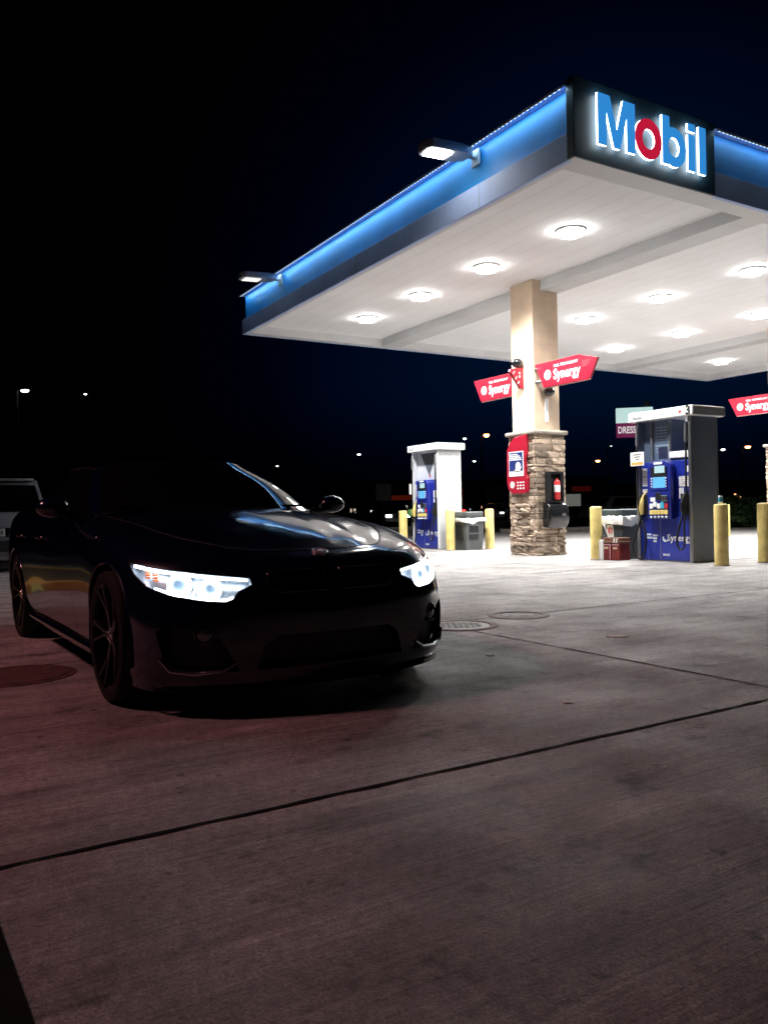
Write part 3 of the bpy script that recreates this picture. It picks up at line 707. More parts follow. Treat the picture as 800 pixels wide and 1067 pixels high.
        MB().tube([(-.36, ye, 1.98), (-.36, ye, 2.05), (-.36, ye, 2.12), (-.36, ye, 2.3)], [.02, .03, .026, .02], 10).build('breakaway', ALU, t, 40)
    if numbered:
        cd = MB().box(-.41, -.403, .34, .64, 1.645, 1.885, .004).build('hanging_card', WHT, t)
        MB().box(-.4125, -.4105, .36, .62, 1.665, 1.71).build('orange_band', CARD, cd)
        b = MB()
        for k, zz in enumerate((1.84, 1.80, 1.76)): b.box(-.4125, -.4105, .40 + .02 * k, .58 - .03 * k, zz - .008, zz + .008)
        b.build('small_print', mat('print_dark', (.05, .05, .06), .6), cd)
    else:
        MB().box(-.40, -.393, .52, .62, 1.36, 1.62, .003).build('hanging_card', WHT, t)
        MB().box(-.46, -.36, .50, .62, .80, .98, .02).build('squeegee_holder', mat('green_plastic', (.08, .20, .05), .5), t)
    # lower lettering
    lc = t
    stext('lettering', 'Synergy', .16, WHT, lc, -.28, .40, -.3025)
    b = MB(); M = facing(-1, 0, (-.303, .005, .39)); V, Fc = outline([circ(0, 0, .06, n=20, a0=150, a1=400) + circ(.02, .02, .05, n=20, a0=400, a1=150)], .0012); b.add([M @ Vector(v) for v in V], Fc); b.build('emblem', GLY, lc)
    stext('lettering', 'Mobil', .06, WHT, lc, -.01, .115, -.3025, .001)
    b = MB()
    for (y0, y1, z) in ((.42, .30, .455), (.42, .28, .40), (.27, .16, .44), (.27, .18, .39), (.26, .19, .34)): frontbox(b, y0, y1, z - .016, z + .016, -.302, -.3035)
    b.build('small_print', GLY, lc)
    MB().box(-.304, -.3015, .105, .113, .04, .74).build('seam', ALU, lc)
    return t
pump(.24, -3.26, 'blue fuel pump numbered 3 with grey side panel and white top', True)
pump(.31, 4.05, 'far blue fuel pump with pale ribbed side, left of the stone column', False)

# ------------------------------------------------------------------ bins, caddy, jug
BIN1 = mat('bin_grey', (.075, .085, .085), .5, noise=.12, nscale=8); BIN2 = mat('bin_slate', (.035, .05, .058), .45, noise=.15, nscale=8)
BAG = mat('bag_white', (.72, .73, .72), .45, bump=.8, bscale=22)
def crumple(b, x0, x1, y0, y1, z, h, out):
    n = 48; V = []; Fc = []
    for r_, (zz, ex) in enumerate(((z + .03, -.02), (z + .02, out * .8), (z - h * .4, out), (z - h, out * .7))):
        for k in range(n):
            a_ = 2 * math.pi * k / n; c, s_ = math.cos(a_), math.sin(a_); m_ = max(abs(c), abs(s_))
            px = (x0 + x1) / 2 + c / m_ * ((x1 - x0) / 2 + ex + random.uniform(-.012, .012)); py = (y0 + y1) / 2 + s_ / m_ * ((y1 - y0) / 2 + ex + random.uniform(-.012, .012))
            V.append((px, py, zz + random.uniform(-.012, .012) - (.05 * max(0, math.sin(a_ * 3 + 1)) if r_ == 3 else 0)))
    for r_ in range(3):
        for k in range(n): Fc.append((r_ * n + k, r_ * n + (k + 1) % n, (r_ + 1) * n + (k + 1) % n, (r_ + 1) * n + k))
    return b.add(V, Fc)
def trash(x, y, label, kind):
    t = thing('trash_bin', label, 'trash bin', isl(x, y), TH)
    m = BIN1 if kind == 'grey' else BIN2; w = .27
    b = MB(); b.add([(-w + .04, -w + .04, 0), (w - .04, -w + .04, 0), (w - .04, w - .04, 0), (-w + .04, w - .04, 0), (-w, -w, .70), (w, -w, .70), (w, w, .70), (-w, w, .70)], [(3, 2, 1, 0), (4, 5, 6, 7), (0, 1, 5, 4), (1, 2, 6, 5), (2, 3, 7, 6), (3, 0, 4, 7)])
    b.build('body', m, t)
    b = MB(); b.box(-w - .015, w + .015, -w - .015, w + .015, .70, .76, .01); b.box(-w + .01, w - .01, -w + .01, w - .01, .761, .90, .03, seg=3); b.build('lid', m, t, 40)
    crumple(MB(), -w - .005, w + .005, -w - .005, w + .005, .725 if kind == 'grey' else .75, .06 if kind == 'grey' else .12, .03).build('bag', BAG, t, 60)
    if kind == 'grey':
        for k, (z0, z1) in enumerate(((.42, .58), (.25, .38))):
            MB().box(-.16, .10, -w + .0, -w + .02, z0, z1, .01).build('recess', BLK, t)
        b = MB()
        for k, (z0, z1) in enumerate(((.40, .60), (.23, .40))): b.box(-w - .003, -w + .03, -.14, .14, z0, z1, .01)
        b.build('recess', BLK, t)
    else:
        st = MB().box(-w + .006, -w + .011, -.04, .11, .36, .62, rot=(0, R(-3), 0)).build('sticker', WHT, t)
        V, Fc = outline([circ(0, 0, .055, n=24), circ(0, 0, .04, n=24)[::-1]], .0015); M = facing(-1, 0, (-w + .000, .035, .52)); b = MB().add([M @ Vector(v) for v in V], Fc)
        V, Fc = outline([[(-.03, -.03), (-.015, -.03), (.0, .0), (.02, .03), (-.02, .03)]], .0015); b.add([M @ Vector(v) for v in V], Fc); b.build('symbol', KRED, st)
    return t
trash(.38, 2.86, 'grey square trash bin with dark openings beside the far pump', 'grey')
trash(.13, -2.12, 'slate trash bin with drooping white bag, behind the red caddy', 'slate')
t = thing('washer_caddy', 'dark red windscreen washer caddy on the ground before the slate bin', 'washer caddy', isl(-.28, -2.36), TH)
CRED = mat('caddy_red', (.17, .014, .012), .45, noise=.25, nscale=9); CBRN = mat('caddy_brown', (.16, .07, .045), .6, noise=.2)
b = MB(); b.box(-.14, .14, .012, .20, 0, .30, .012); b.box(-.14, .14, -.20, -.012, 0, .30, .012); b.build('bucket', CRED, t)
b = MB(); b.box(-.15, .15, -.21, .21, .301, .34, .008); b.box(-.13, .13, -.20, .20, .341, .40, .01); b.build('lid', CBRN, t)
b = MB(); b.box(-.146, -.141, .02, .19, .27, .282); b.box(-.146, -.141, -.19, -.02, .27, .282); b.box(-.146, -.141, .006, .018, .02, .28); b.build('trim', PINK, t)
b = MB(); b.box(-.146, -.141, .06, .15, .20, .235); b.box(-.146, -.141, -.15, -.06, .20, .235); b.build('sticker', mat('tan_label', (.55, .42, .3), .5), t)
b = MB(); b.box(-.152, -.1505, -.10, -.075, .31, .39, rot=(R(20), 0, 0)); b.box(-.152, -.1505, -.16, -.135, .31, .39, rot=(R(20), 0, 0)); b.build('white_slash', WHT, t)
t = thing('squeegee', 'white squeegee handle leaning from the red caddy', 'squeegee', isl(-.28, -2.30, .385), TH)
MB().tube([(-.05, .05, 0), (-.06, .17, .24), (-.062, .19, .28)], [.016, .016, .022], 8).build('handle', WHT, t, 40)
MB().box(-.09, -.01, .03, .07, -.03, .012, .006).build('head', BLK, t)
t = thing('fluid_jug', 'white upright jug with grey cap beside the bollard and red caddy', 'jug', isl(-.36, -2.14), TH)
MB().box(-.08, .08, -.06, .06, 0, .36, .014).build('jug_body', PW, t); MB().lathe([(.045, .36), (.045, .42), (.03, .44)], 16).build('cap', BIN1, t, 40)

# ------------------------------------------------------------------ hero car: swept shell cut into panels
PAINT = mat('black_paint', (0.0018, 0.004, 0.020), .16, coat=1.0, spec=.35); PAINT.node_tree.nodes['Principled BSDF'].inputs['Coat IOR'].default_value = 1.5; PAINT.node_tree.nodes['Principled BSDF'].inputs['Coat Roughness'].default_value = .05
TRIM = mat('gloss_black', (0.006, 0.006, 0.008), .12, coat=.6)
TINT = mat('tinted_glass', (0.003, 0.003, 0.004), .03, spec=.6)
RUB = mat('tyre_rubber', (0.006, 0.006, 0.006), .7, spec=.25)
RIM = mat('black_rim', (0.02, 0.02, 0.022), .25, metal=.8)
MESHB = mat('grille_mesh', (0.006, 0.006, 0.007), .6)
CHR = mat('chrome', (0.75, 0.75, 0.77), .1, metal=1.0)
ROWS = [
 [(.06,0,.19),(.07,.2,.185),(.11,.42,.18),(.19,.62,.175),(.33,.78,.17),(.5,.85,.18),(.8,.865,.19),(1.2,.84,.18),(1.6,.83,.18),(2.3,.83,.18),(3.0,.83,.18),(3.6,.86,.19),(4.1,.85,.22),(4.42,.72,.25),(4.55,.4,.27),(4.57,0,.27)],
 [(.03,0,.27),(.04,.2,.27),(.07,.42,.27),(.14,.63,.26),(.29,.80,.26),(.47,.875,.27),(.8,.895,.28),(1.2,.87,.27),(1.6,.865,.27),(2.3,.865,.28),(3.0,.87,.28),(3.6,.895,.28),(4.1,.88,.3),(4.45,.75,.32),(4.6,.4,.34),(4.62,0,.34)],
 [(0,0,.46),(.01,.2,.46),(.05,.42,.46),(.13,.63,.45),(.28,.80,.45),(.48,.885,.46),(.8,.912,.46),(1.2,.895,.46),(1.6,.893,.46),(2.3,.90,.46),(3.0,.90,.46),(3.6,.915,.46),(4.1,.895,.48),(4.45,.77,.5),(4.61,.42,.52),(4.64,0,.52)],
 [(.03,0,.60),(.035,.2,.60),(.07,.42,.60),(.16,.63,.605),(.32,.79,.61),(.52,.875,.62),(.85,.91,.63),(1.2,.905,.64),(1.6,.905,.64),(2.3,.912,.65),(3.0,.912,.66),(3.6,.918,.67),(4.1,.895,.70),(4.42,.76,.74),(4.58,.42,.77),(4.61,0,.77)],
 [(.09,0,.705),(.095,.2,.705),(.13,.42,.705),(.23,.62,.715),(.40,.765,.73),(.6,.85,.75),(.9,.885,.77),(1.25,.893,.785),(1.6,.895,.80),(2.3,.897,.815),(3.0,.90,.83),(3.6,.90,.85),(4.1,.875,.88),(4.40,.74,.92),(4.55,.42,.95),(4.58,0,.95)],
 [(.15,0,.750),(.155,.2,.752),(.19,.42,.757),(.30,.585,.775),(.48,.70,.797),(.68,.775,.823),(.95,.815,.85),(1.3,.835,.877),(1.65,.84,.90),(2.3,.845,.92),(3.0,.845,.935),(3.6,.845,.955),(4.08,.82,.98),(4.33,.70,1.0),(4.47,.42,1.01),(4.5,0,1.01)],
 [(.23,0,.777),(.235,.2,.780),(.27,.38,.788),(.40,.49,.812),(.58,.585,.838),(.78,.645,.866),(1.03,.68,.893),(1.36,.70,.922),(1.70,.735,.944),(2.3,.775,.955),(3.0,.775,.965),(3.6,.77,.98),(4.05,.74,1.0),(4.28,.63,1.02),(4.4,.4,1.025),(4.42,0,1.025)]]
G = np.array(ROWS)                       # (7,16,3)
for r_ in range(3, 7): G[r_, :, 2] -= .032 * np.clip(1 - G[r_, :, 0] / .95, 0, 1) ** .7 * (0.6 if r_ == 3 else 1) * (G[r_, :, 0] < 1)
G[0, :7, 2] -= .05; G[1, :6, 2] -= .03
def cr1(P, t):
    """Catmull-Rom along axis 0 at parameters t, ends mirrored"""
    n = len(P); i = np.clip(np.floor(t).astype(int), 0, n - 2); f = (t - i)
    Pm = np.concatenate([[2 * P[0] - P[1]], P, [2 * P[-1] - P[-2]]]); sh = (len(t),) + (1,) * (P.ndim - 1); f = f.reshape(sh)
    a, b, c, d = Pm[i], Pm[i + 1], Pm[i + 2], Pm[i + 3]
    return .5 * (2 * b + (c - a) * f + (2 * a - 5 * b + 4 * c - d) * f ** 2 + (3 * b - a - 3 * c + d) * f ** 3)
class Srf:
    pass
def shell_full():
    # mirrored in plan: t from -15 to 15, so the nose is smooth
    L = G[:, ::-1].copy(); L[:, :, 1] *= -1
    return np.concatenate([L[:, :-1], G], axis=1)        # (7,31,3)
GF = shell_full()
def shell(t, v):
    """t: array 0..15 (signed, 0 = nose centre), v: array 0..6 -> grid (len v, len t, 3)"""
    A = cr1(GF, v); A = np.swapaxes(A, 0, 1); B = cr1(A, t + 15); return np.swapaxes(B, 0, 1)
def grid_mesh(P):
    n, m = P.shape[:2]; V = P.reshape(-1, 3)
    du = np.gradient(P, axis=1); dv = np.gradient(P, axis=0); nn = np.cross(du, dv); nn /= np.maximum(np.linalg.norm(nn, axis=2, keepdims=True), 1e-9)
    idx = np.arange(n * m).reshape(n, m)
    q = np.stack([idx[:-1, :-1], idx[:-1, 1:], idx[1:, 1:], idx[1:, :-1]], -1).reshape(-1, 4)
    T = np.concatenate([q[:, [0, 1, 2]], q[:, [0, 2, 3]]])
    return V, nn.reshape(-1, 3), T
def clip(S, f):
    """split (V, Nr, T, A) at f = 0 -> (inside f<0, outside)"""
    V, Nr, T, A = S; f = np.asarray(f); s = f < 0; st = s[T]; k = st.sum(1)
    inn = [T[k == 3]]; out = [T[k == 0]]; cache = {}; nV = []; nN = []; nA = []; base = len(V); I = []; O = []
    def cut(i, j):
        key = (i, j) if i < j else (j, i)
        if key not in cache:
            i, j = key; w = f[i] / (f[i] - f[j]); cache[key] = base + len(nV)
            nV.append(V[i] * (1 - w) + V[j] * w); n_ = Nr[i] * (1 - w) + Nr[j] * w; nN.append(n_); nA.append(A[i] * (1 - w) + A[j] * w)
        return cache[key]
    for tri in T[(k == 1) | (k == 2)]:
        t = list(tri); one = s[t].sum() == 1
        while s[t[0]] != one or (s[t[1]] == one) or (s[t[2]] == one): t = t[1:] + t[:1]
        a, b, c = t; p = cut(a, b); q = cut(a, c)
        A1 = [(a, p, q)]; B1 = [(p, b, c), (p, c, q)]
        (I if one else O).extend(A1); (O if one else I).extend(B1)
    V2 = np.concatenate([V, np.array(nV)]) if nV else V; N2 = np.concatenate([Nr, np.array(nN)]) if nV else Nr; A2 = np.concatenate([A, np.array(nA)]) if nV else A
    def pack(TT):
        TT = np.array(TT, int).reshape(-1, 3); u, inv = np.unique(TT, return_inverse=True); return (V2[u], N2[u], inv.reshape(-1, 3), A2[u])
    return pack(np.concatenate([inn[0], np.array(I, int).reshape(-1, 3)])), pack(np.concatenate([out[0], np.array(O, int).reshape(-1, 3)]))
def polysdf(P, poly):
    poly = np.array(poly, float); n = len(poly); d = np.full(len(P), 1e9); ins = np.zeros(len(P), bool)
    for i in range(n):
        a, b = poly[i], poly[(i + 1) % n]; e = b - a; w = P - a
        h = np.clip((w @ e) / (e @ e), 0, 1); d = np.minimum(d, np.linalg.norm(w - h[:, None] * e, axis=1))
        c = ((a[1] > P[:, 1]) != (b[1] > P[:, 1])) & (P[:, 0] < (b[0] - a[0]) * (P[:, 1] - a[1]) / (b[1] - a[1] + 1e-12) + a[0]); ins ^= c
    return np.where(ins, -d, d)
CX0 = 2.3
def panel(name, S, m, parent, thick=0.0):
    V, Nr, T = S[0], S[1], S[2]
    if len(T) == 0: return None
    V = V - np.array([CX0, 0, 0]); me = bpy.data.meshes.new(name); me.from_pydata(V.tolist(), [], T.tolist())
    me.polygons.foreach_set('use_smooth', [True] * len(me.polygons)); me.update()
    ln = np.linalg.norm(Nr, axis=1, keepdims=True); nn = Nr / np.maximum(ln, 1e-9); bad = ln[:, 0] < 1e-6; nn[bad] = (0, 0, 1)
    me.normals_split_custom_set_from_vertices(nn.tolist()); me.materials.append(m)
    o = bpy.data.objects.new(name, me); col.objects.link(o); o.parent = parent; return o

YAW = R(122.3); CARX, CARY = -.223, 3.896
cd_ = Vector((math.cos(YAW), math.sin(YAW), 0))
car = thing('sports_sedan', 'glossy black sports sedan with both headlights on, parked before the forecourt', 'car', Vector((CARX, CARY, 0)) + cd_ * CX0, YAW)
# NB mesh +Y is the car's right side (left in the picture)
tt = np.linspace(-15, 15, 31 * 14 - 13); vv = np.linspace(0, 6, 73)
P = shell(tt, vv); V, Nr, T = grid_mesh(P)
TA, VA = np.meshgrid(tt, vv); A = np.stack([TA.ravel(), VA.ravel()], 1)
Nr = -Nr if (Nr[len(Nr) // 2] @ np.array([-1, 0, 0])) < 0 else Nr
# make the normals point outwards everywhere
cen = np.array([2.3, 0, .5]); sgn = np.sign(((V - cen) * Nr * np.array([1, 1, .2])).sum(1)); 
if sgn.mean() < 0: Nr = -Nr
if np.cross(V[T[0, 1]] - V[T[0, 0]], V[T[0, 2]] - V[T[0, 0]]) @ Nr[T[0, 0]] < 0: T = T[:, [0, 2, 1]]
S = (V, Nr, T, A)
# wheel arches
for wx, rr in ((.80, .362), (3.61, .366)):
    f = np.hypot(S[0][:, 0] - wx, S[0][:, 2] - .335) - rr; f = np.where(np.abs(S[0][:, 1]) > .6, f, 1.0)
    _, S = clip(S, f)
# headlight outline in (t, z)
HL = [(1.95, .606), (1.97, .638), (3.0, .664), (4.1, .693), (4.80, .714), (4.60, .66), (4.2, .604), (3.6, .566), (2.95, .541), (2.52, .533), (2.38, .544), (2.24, .580)]
HLs = [(x * .25, z) for x, z in HL]
def hl_sdf(S): return polysdf(np.stack([np.abs(S[3][:, 0]) * .25, S[0][:, 2]], 1), HLs)
LENSP, S = clip(S, hl_sdf(S))
# openings of the front bumper
def yz(S): return np.stack([np.abs(S[0][:, 1]), S[0][:, 2]], 1)
frontm = S[0][:, 0] < .6
LOW = [(0.0, .215), (.40, .215), (.36, .33), (.30, .36), (0.0, .37)]
LOWF = [(-.40, .215), (.40, .215), (.36, .33), (.30, .37), (-.30, .37), (-.36, .33)]
SIDEI = [(.47, .215), (.765, .225), (.80, .40), (.76, .45), (.56, .37)]
f = np.minimum(polysdf(np.stack([S[0][:, 1], S[0][:, 2]], 1), LOWF), polysdf(yz(S), SIDEI)); f = np.where(S[0][:, 0] < .6, f, 1.0)
INTK, S = clip(S, f)
KID = [(.045, .570), (.30, .570), (.335, .60), (.325, .655), (.29, .668), (.045, .668)]
f = np.where(S[0][:, 0] < .4, polysdf(yz(S), KID), 1.0)
KIDP, S = clip(S, f)
def offs(Sx, d): return (Sx[0] - Sx[1] / np.maximum(np.linalg.norm(Sx[1], axis=1, keepdims=True), 1e-9) * d, Sx[1], Sx[2], Sx[3])
panel('intake_grille', offs(INTK, .05), MESHB, car)
kg = panel('kidney_grille', offs(KIDP, .03), MESHB, car)
# slats and frames of the two kidneys
def shell_pt(y, z, off=0.0):
    """point on the nose for lateral y and height z"""
    Vn = NOSE[0]; k = np.argmin((Vn[:, 1] - y) ** 2 + (Vn[:, 2] - z) ** 2); n_ = NOSE[1][k] / np.linalg.norm(NOSE[1][k]); p = Vn[k] + n_ * off
    return Vector((p[0] - CX0, y, z))
Pn = shell(np.linspace(-5.2, 5.2, 700), np.linspace(0, 5, 300)); NOSE = grid_mesh(Pn); NOSE = (NOSE[0], NOSE[1] if NOSE[1][len(NOSE[1]) // 2] @ np.array([-1, 0, 0]) > 0 else -NOSE[1])
for sg in (1, -1):
    fr = MB(); lp = KID + [KID[0]]; pts = []
    for (a_, b_) in zip(lp[:-1], lp[1:]):
        for q in np.linspace(0, 1, 8, endpoint=False): pts.append(shell_pt(sg * (a_[0] + (b_[0] - a_[0]) * q), a_[1] + (b_[1] - a_[1]) * q, .004))
    pts.append(pts[0]); fr.tube(pts, .008, 6, cap=False); fr.build('grille_frame', TRIM, kg, 60)
    sl_ = MB()
    for yy in np.linspace(.065, .31, 11):
        p = shell_pt(sg * yy, .58, -.02); q = shell_pt(sg * yy, .66, -.02); sl_.tube([p, q], .0045, 5)
    sl_.build('grille_slats', TRIM, kg, 60)
# body split: bumper / fenders / doors / quarter
def band(S, xc, w=.0025):
    f = np.abs(S[0][:, 0] - xc) - w; f = np.where(np.abs(S[0][:, 1]) > .5, f, 1.0); f = np.where(S[3][:, 1] < .75, 1.0, f)
    return clip(S, f)[1]
for xc in (1.60, 2.72, 3.50): S = band(S, xc)
# sill line
f = np.abs(S[3][:, 1] - .9) - .012; f = np.where((S[0][:, 0] > 1.2) & (S[0][:, 0] < 3.2), f, 1); S = clip(S, f)[1]
# bumper shut line against the fender, from the head lamp to the wheel
f = np.abs((S[0][:, 0] - .50) + (S[0][:, 2] - .6) * .5) - .002; f = np.where((np.abs(S[0][:, 1]) > .6) & (S[0][:, 2] > .5) & (S[0][:, 0] < .7), f, 1.0); S = clip(S, f)[1]
def side_part(S, x0, x1, vmin):
    f = np.maximum(np.maximum(x0 - S[0][:, 0], S[0][:, 0] - x1), vmin - S[3][:, 1]); return clip(S, f)
def two(name, Sx, m, extra=None):
    out = []
    for sg in (1, -1):
        a_, _ = clip(Sx, -sg * (Sx[0][:, 1])); out.append(panel(name, a_, m, car))
    return out
FD, S = side_part(S, 1.60, 2.72, .9); RD, S = side_part(S, 2.72, 3.50, .9)
fdoors = two('front_door', FD, PAINT); rdoors = two('rear_door', RD, PAINT)
BUMP, S = clip(S, np.where(np.abs(S[0][:, 1]) < 2, S[0][:, 0] + (S[0][:, 2] - .6) * .5 - .50, 1)); panel('front_bumper', BUMP, PAINT, car)
panel('body', S, PAINT, car)
# hood: Coons patch inside the rim
def coons(c0, c1, d0, d1):
    """c0,c1: curves over u (n,3) at w=0,1 ; d0,d1: curves over w (m,3) at u=0,1 -> (m,n,3)"""
    n, m = len(c0), len(d0); u = np.linspace(0, 1, n)[None, :, None]; w = np.linspace(0, 1, m)[:, None, None]
    return (1 - w) * c0[None] + w * c1[None] + (1 - u) * d0[:, None] + u * d1[:, None] - ((1 - u) * (1 - w) * c0[0] + u * (1 - w) * c0[-1] + (1 - u) * w * c1[0] + u * w * c1[-1])
def resamp(pts, n):
    pts = np.array(pts, float); k = np.linspace(0, len(pts) - 1, n * 8); c = cr1(pts, k); s_ = np.r_[0, np.cumsum(np.linalg.norm(np.diff(c, axis=0), axis=1))]; q = np.linspace(0, s_[-1], n)
    return np.stack([np.interp(q, s_, c[:, i]) for i in range(3)], 1)
rim = G[6]
front = resamp(rim[0:4], 40); side = resamp(rim[3:9], 80)
cowl = resamp([(1.45, 0, .972), (1.49, .30, .967), (1.58, .56, .955), tuple(rim[8])], 40)
mid = resamp([tuple(rim[0]), (.50, 0, .826), (.85, 0, .895), (1.18, 0, .945), (1.45, 0, .972)], 80)
HP = coons(front, cowl, mid, side)       # (80,40,3)
def hoodz(P):
    x, y = P[..., 0], P[..., 1]; k = np.clip((x - .2) / 1.2, 0, 1); yl = .30 + .20 * k
    edge = np.clip((.70 - y) / .1, 0, 1) * np.clip((x - .2) / .15, 0, 1) * np.clip((1.62 - x) / .15, 0, 1)
    r = .011 / (1 + np.exp((y - yl) / .018)) * edge; r2 = .006 / (1 + np.exp((y - yl + .17) / .018)) * edge
    P[..., 2] += r + r2; return P
HP = hoodz(HP)
full = np.concatenate([HP[:, ::-1] * np.array([1, -1, 1]), HP[:, 1:]], 1)
V, Nr, T = grid_mesh(full)
if Nr[:, 2].mean() < 0: Nr = -Nr
if np.cross(V[T[0, 1]] - V[T[0, 0]], V[T[0, 2]] - V[T[0, 0]])[2] < 0: T = T[:, [0, 2, 1]]
hood = panel('hood', (V - np.array([0, 0, .002]), Nr, T), PAINT, car)
gap = MB()
edge = [Vector((p[0] - CX0, s_ * p[1], p[2] + .0005)) for s_ in (1,) for p in np.concatenate([front, side])]
for s_ in (1, -1): gap.tube([Vector((v.x, s_ * v.y, v.z)) for v in edge], .0022, 5)
gap.build('hood_gap', MESHB, car)
# greenhouse
GB = np.array([(1.40,0,.972),(1.45,.35,.966),(1.57,.60,.950),(1.74,.735,.938),(2.3,.772,.948),(3.0,.772,.958),(3.5,.75,.972),(3.85,.68,.99),(4.0,.45,1.01),(4.03,0,1.015)])
GT = np.array([(2.20,0,1.325),(2.22,.28,1.318),(2.30,.46,1.298),(2.42,.535,1.280),(2.68,.56,1.303),(2.95,.565,1.310),(3.2,.555,1.300),(3.42,.50,1.275),(3.45,.30,1.290),(3.46,0,1.300)])
GM = (GB + GT) / 2
bul = np.array([(-.03,0,.022),(-.028,.008,.022),(-.02,.018,.018),(-.004,.024,.012),(0,.026,.006),(0,.026,.006),(.01,.025,.006),(.02,.02,.012),(.02,.01,.025),(.02,0,.03)]); GM = GM + bul
GG = np.stack([GB, GM, GT])
GGf = np.concatenate([(GG[:, ::-1] * np.array([1, -1, 1]))[:, :-1], GG], 1)     # 19 stations, nose at 9
def house(t0, t1, v0, v1, nt=60, nv=24):
    A_ = cr1(GGf, np.linspace(v0, v1, nv) * 2); A_ = np.swapaxes(A_, 0, 1); B_ = np.swapaxes(cr1(A_, np.linspace(t0, t1, nt) + 9), 0, 1)
    V, Nr, T = grid_mesh(B_); c = np.array([2.8, 0, 1.0])
    if ((V - c) * Nr).sum(1).mean() < 0: Nr = -Nr
    if np.cross(V[T[0, 1]] - V[T[0, 0]], V[T[0, 2]] - V[T[0, 0]]) @ Nr[0] < 0: T = T[:, [0, 2, 1]]
    return (V, Nr, T)
panel('windscreen', house(-2.72, 2.72, .015, .97, 90), TINT, car)
for sg in (1, -1):
    def hs(a_, b_, v0, v1, name, m): panel(name, house(min(sg * a_, sg * b_), max(sg * a_, sg * b_), v0, v1), m, car)
    hs(2.72, 3.12, 0, 1, 'front_pillar', PAINT); hs(3.12, 4.75, .05, .93, 'side_window', TINT); hs(4.75, 4.9, 0, 1, 'middle_pillar', TRIM)
    hs(4.9, 6.35, .05, .93, 'side_window', TINT); hs(6.35, 7.4, 0, 1, 'rear_pillar', PAINT)
    hs(3.12, 6.35, .93, 1.0, 'window_trim', TRIM); hs(3.12, 6.35, 0, .05, 'window_trim', TRIM)
for sg in (1, -1):
    tq = [Vector((p_[0] - CX0, p_[1], p_[2])) for p_ in house(min(sg * 3.0, sg * 6.5), max(sg * 3.0, sg * 6.5), .945, .95, 60, 2)[0][:60]]
    MB().tube(tq, .006, 6).build('window_trim', mat('satin_trim', (.55, .55, .57), .22, metal=1), car, 60)
panel('rear_window', house(7.4, 10.6, .02, .97), TINT, car); panel('windscreen_trim', house(-2.72, 2.72, .97, 1.0), TRIM, car)
# roof cap
rt = resamp(GT, 60); nr = 26; RP = np.zeros((nr, 119, 3)); ringr = np.concatenate([(rt[::-1] * np.array([1, -1, 1]))[:-1], rt])
cz = np.array([2.85, 0, 1.372])
for i, k in enumerate(np.linspace(0, 1, nr)): RP[i] = ringr * (1 - k) + cz * k; RP[i, :, 2] = ringr[:, 2] + (cz[2] - ringr[:, 2]) * (1 - (1 - k) ** 2.0)
V, Nr, T = grid_mesh(RP)
if Nr[:, 2].mean() < 0: Nr = -Nr
Nr[-119:] = (0, 0, 1)
panel('roof', (V, Nr, T), PAINT, car)
# shoulder deck and boot lid between rim and greenhouse
r0 = resamp(G[6][8:], 90); r1 = resamp(GB[3:], 90); dk = np.stack([r0 * (1 - k) + (r1 - np.array([0, 0, .006])) * k for k in np.linspace(0, 1, 10)])
for sg in (1, -1):
    V, Nr, T = grid_mesh(dk * np.array([1, sg, 1])); Nr = Nr if Nr[:, 2].mean() > 0 else -Nr; panel('rear_deck', (V, Nr, T), PAINT, car)
# wipers and cowl
cw = MB()
for s_ in (1, -1): cw.tube([Vector((p[0] - CX0 + .0, s_ * p[1], p[2] - .002)) for p in cowl], .014, 6)
cw.build('cowl', TRIM, car, 60)
wp = MB()
for (y0, y1) in ((-.05, .62), (-.62, -.02)):
    wp.tube([Vector((1.50 - CX0 + .12 * abs(y) ** 2 * 1.2, y, .985 + .0 * abs(y))) for y in np.linspace(y0, y1, 8)], .009, 6)
wp.build('wiper', TRIM, car, 60)
# floor and arch liners
fl = MB(); fl.box(.22 - CX0, 4.45 - CX0, -.56, .56, .13, .55); fl.box(1.2 - CX0, 3.2 - CX0, -.80, .80, .17, .6); fl.box(.35 - CX0, 4.2 - CX0, -.5, .5, .55, .70); fl.box(1.9 - CX0, 4.1 - CX0, -.6, .6, .7, .93); fl.build('underbody', MESHB, car)
for wx in (.80, 3.61):
    for sg in (1, -1):
        ln = MB(); nA_ = 28; Vx = []
        for k in range(nA_ + 1):
            a_ = R(-18 + 216 * k / nA_)
            for yy in (.56, .895): Vx.append((wx - CX0 + .372 * math.cos(a_), sg * yy, .335 + .372 * math.sin(a_)))
        ln.add(Vx, [(2 * k, 2 * k + 1, 2 * k + 3, 2 * k + 2) for k in range(nA_)]); ln.build('arch_liner', MESHB, car, 60)
        lp_ = MB(); pts = []
        for k in range(40):
            a_ = R(-16 + 212 * k / 39); x_, z_ = wx + .364 * math.cos(a_), .335 + .364 * math.sin(a_)
            Vs = SIDE_V = None
            pts.append((x_, z_))
        # lip follows the shell
        Ps = shell(np.linspace(4.2, 13.2, 500), np.linspace(0, 4.5, 160)).reshape(-1, 3)
        L_ = []
        for x_, z_ in pts:
            k = np.argmin((Ps[:, 0] - x_) ** 2 + (Ps[:, 2] - z_) ** 2); L_.append(Vector((x_ - CX0, sg * (Ps[k, 1] - .004), z_)))
        lp_.tube(L_, .009, 6); lp_.build('arch_lip', PAINT, car, 60)
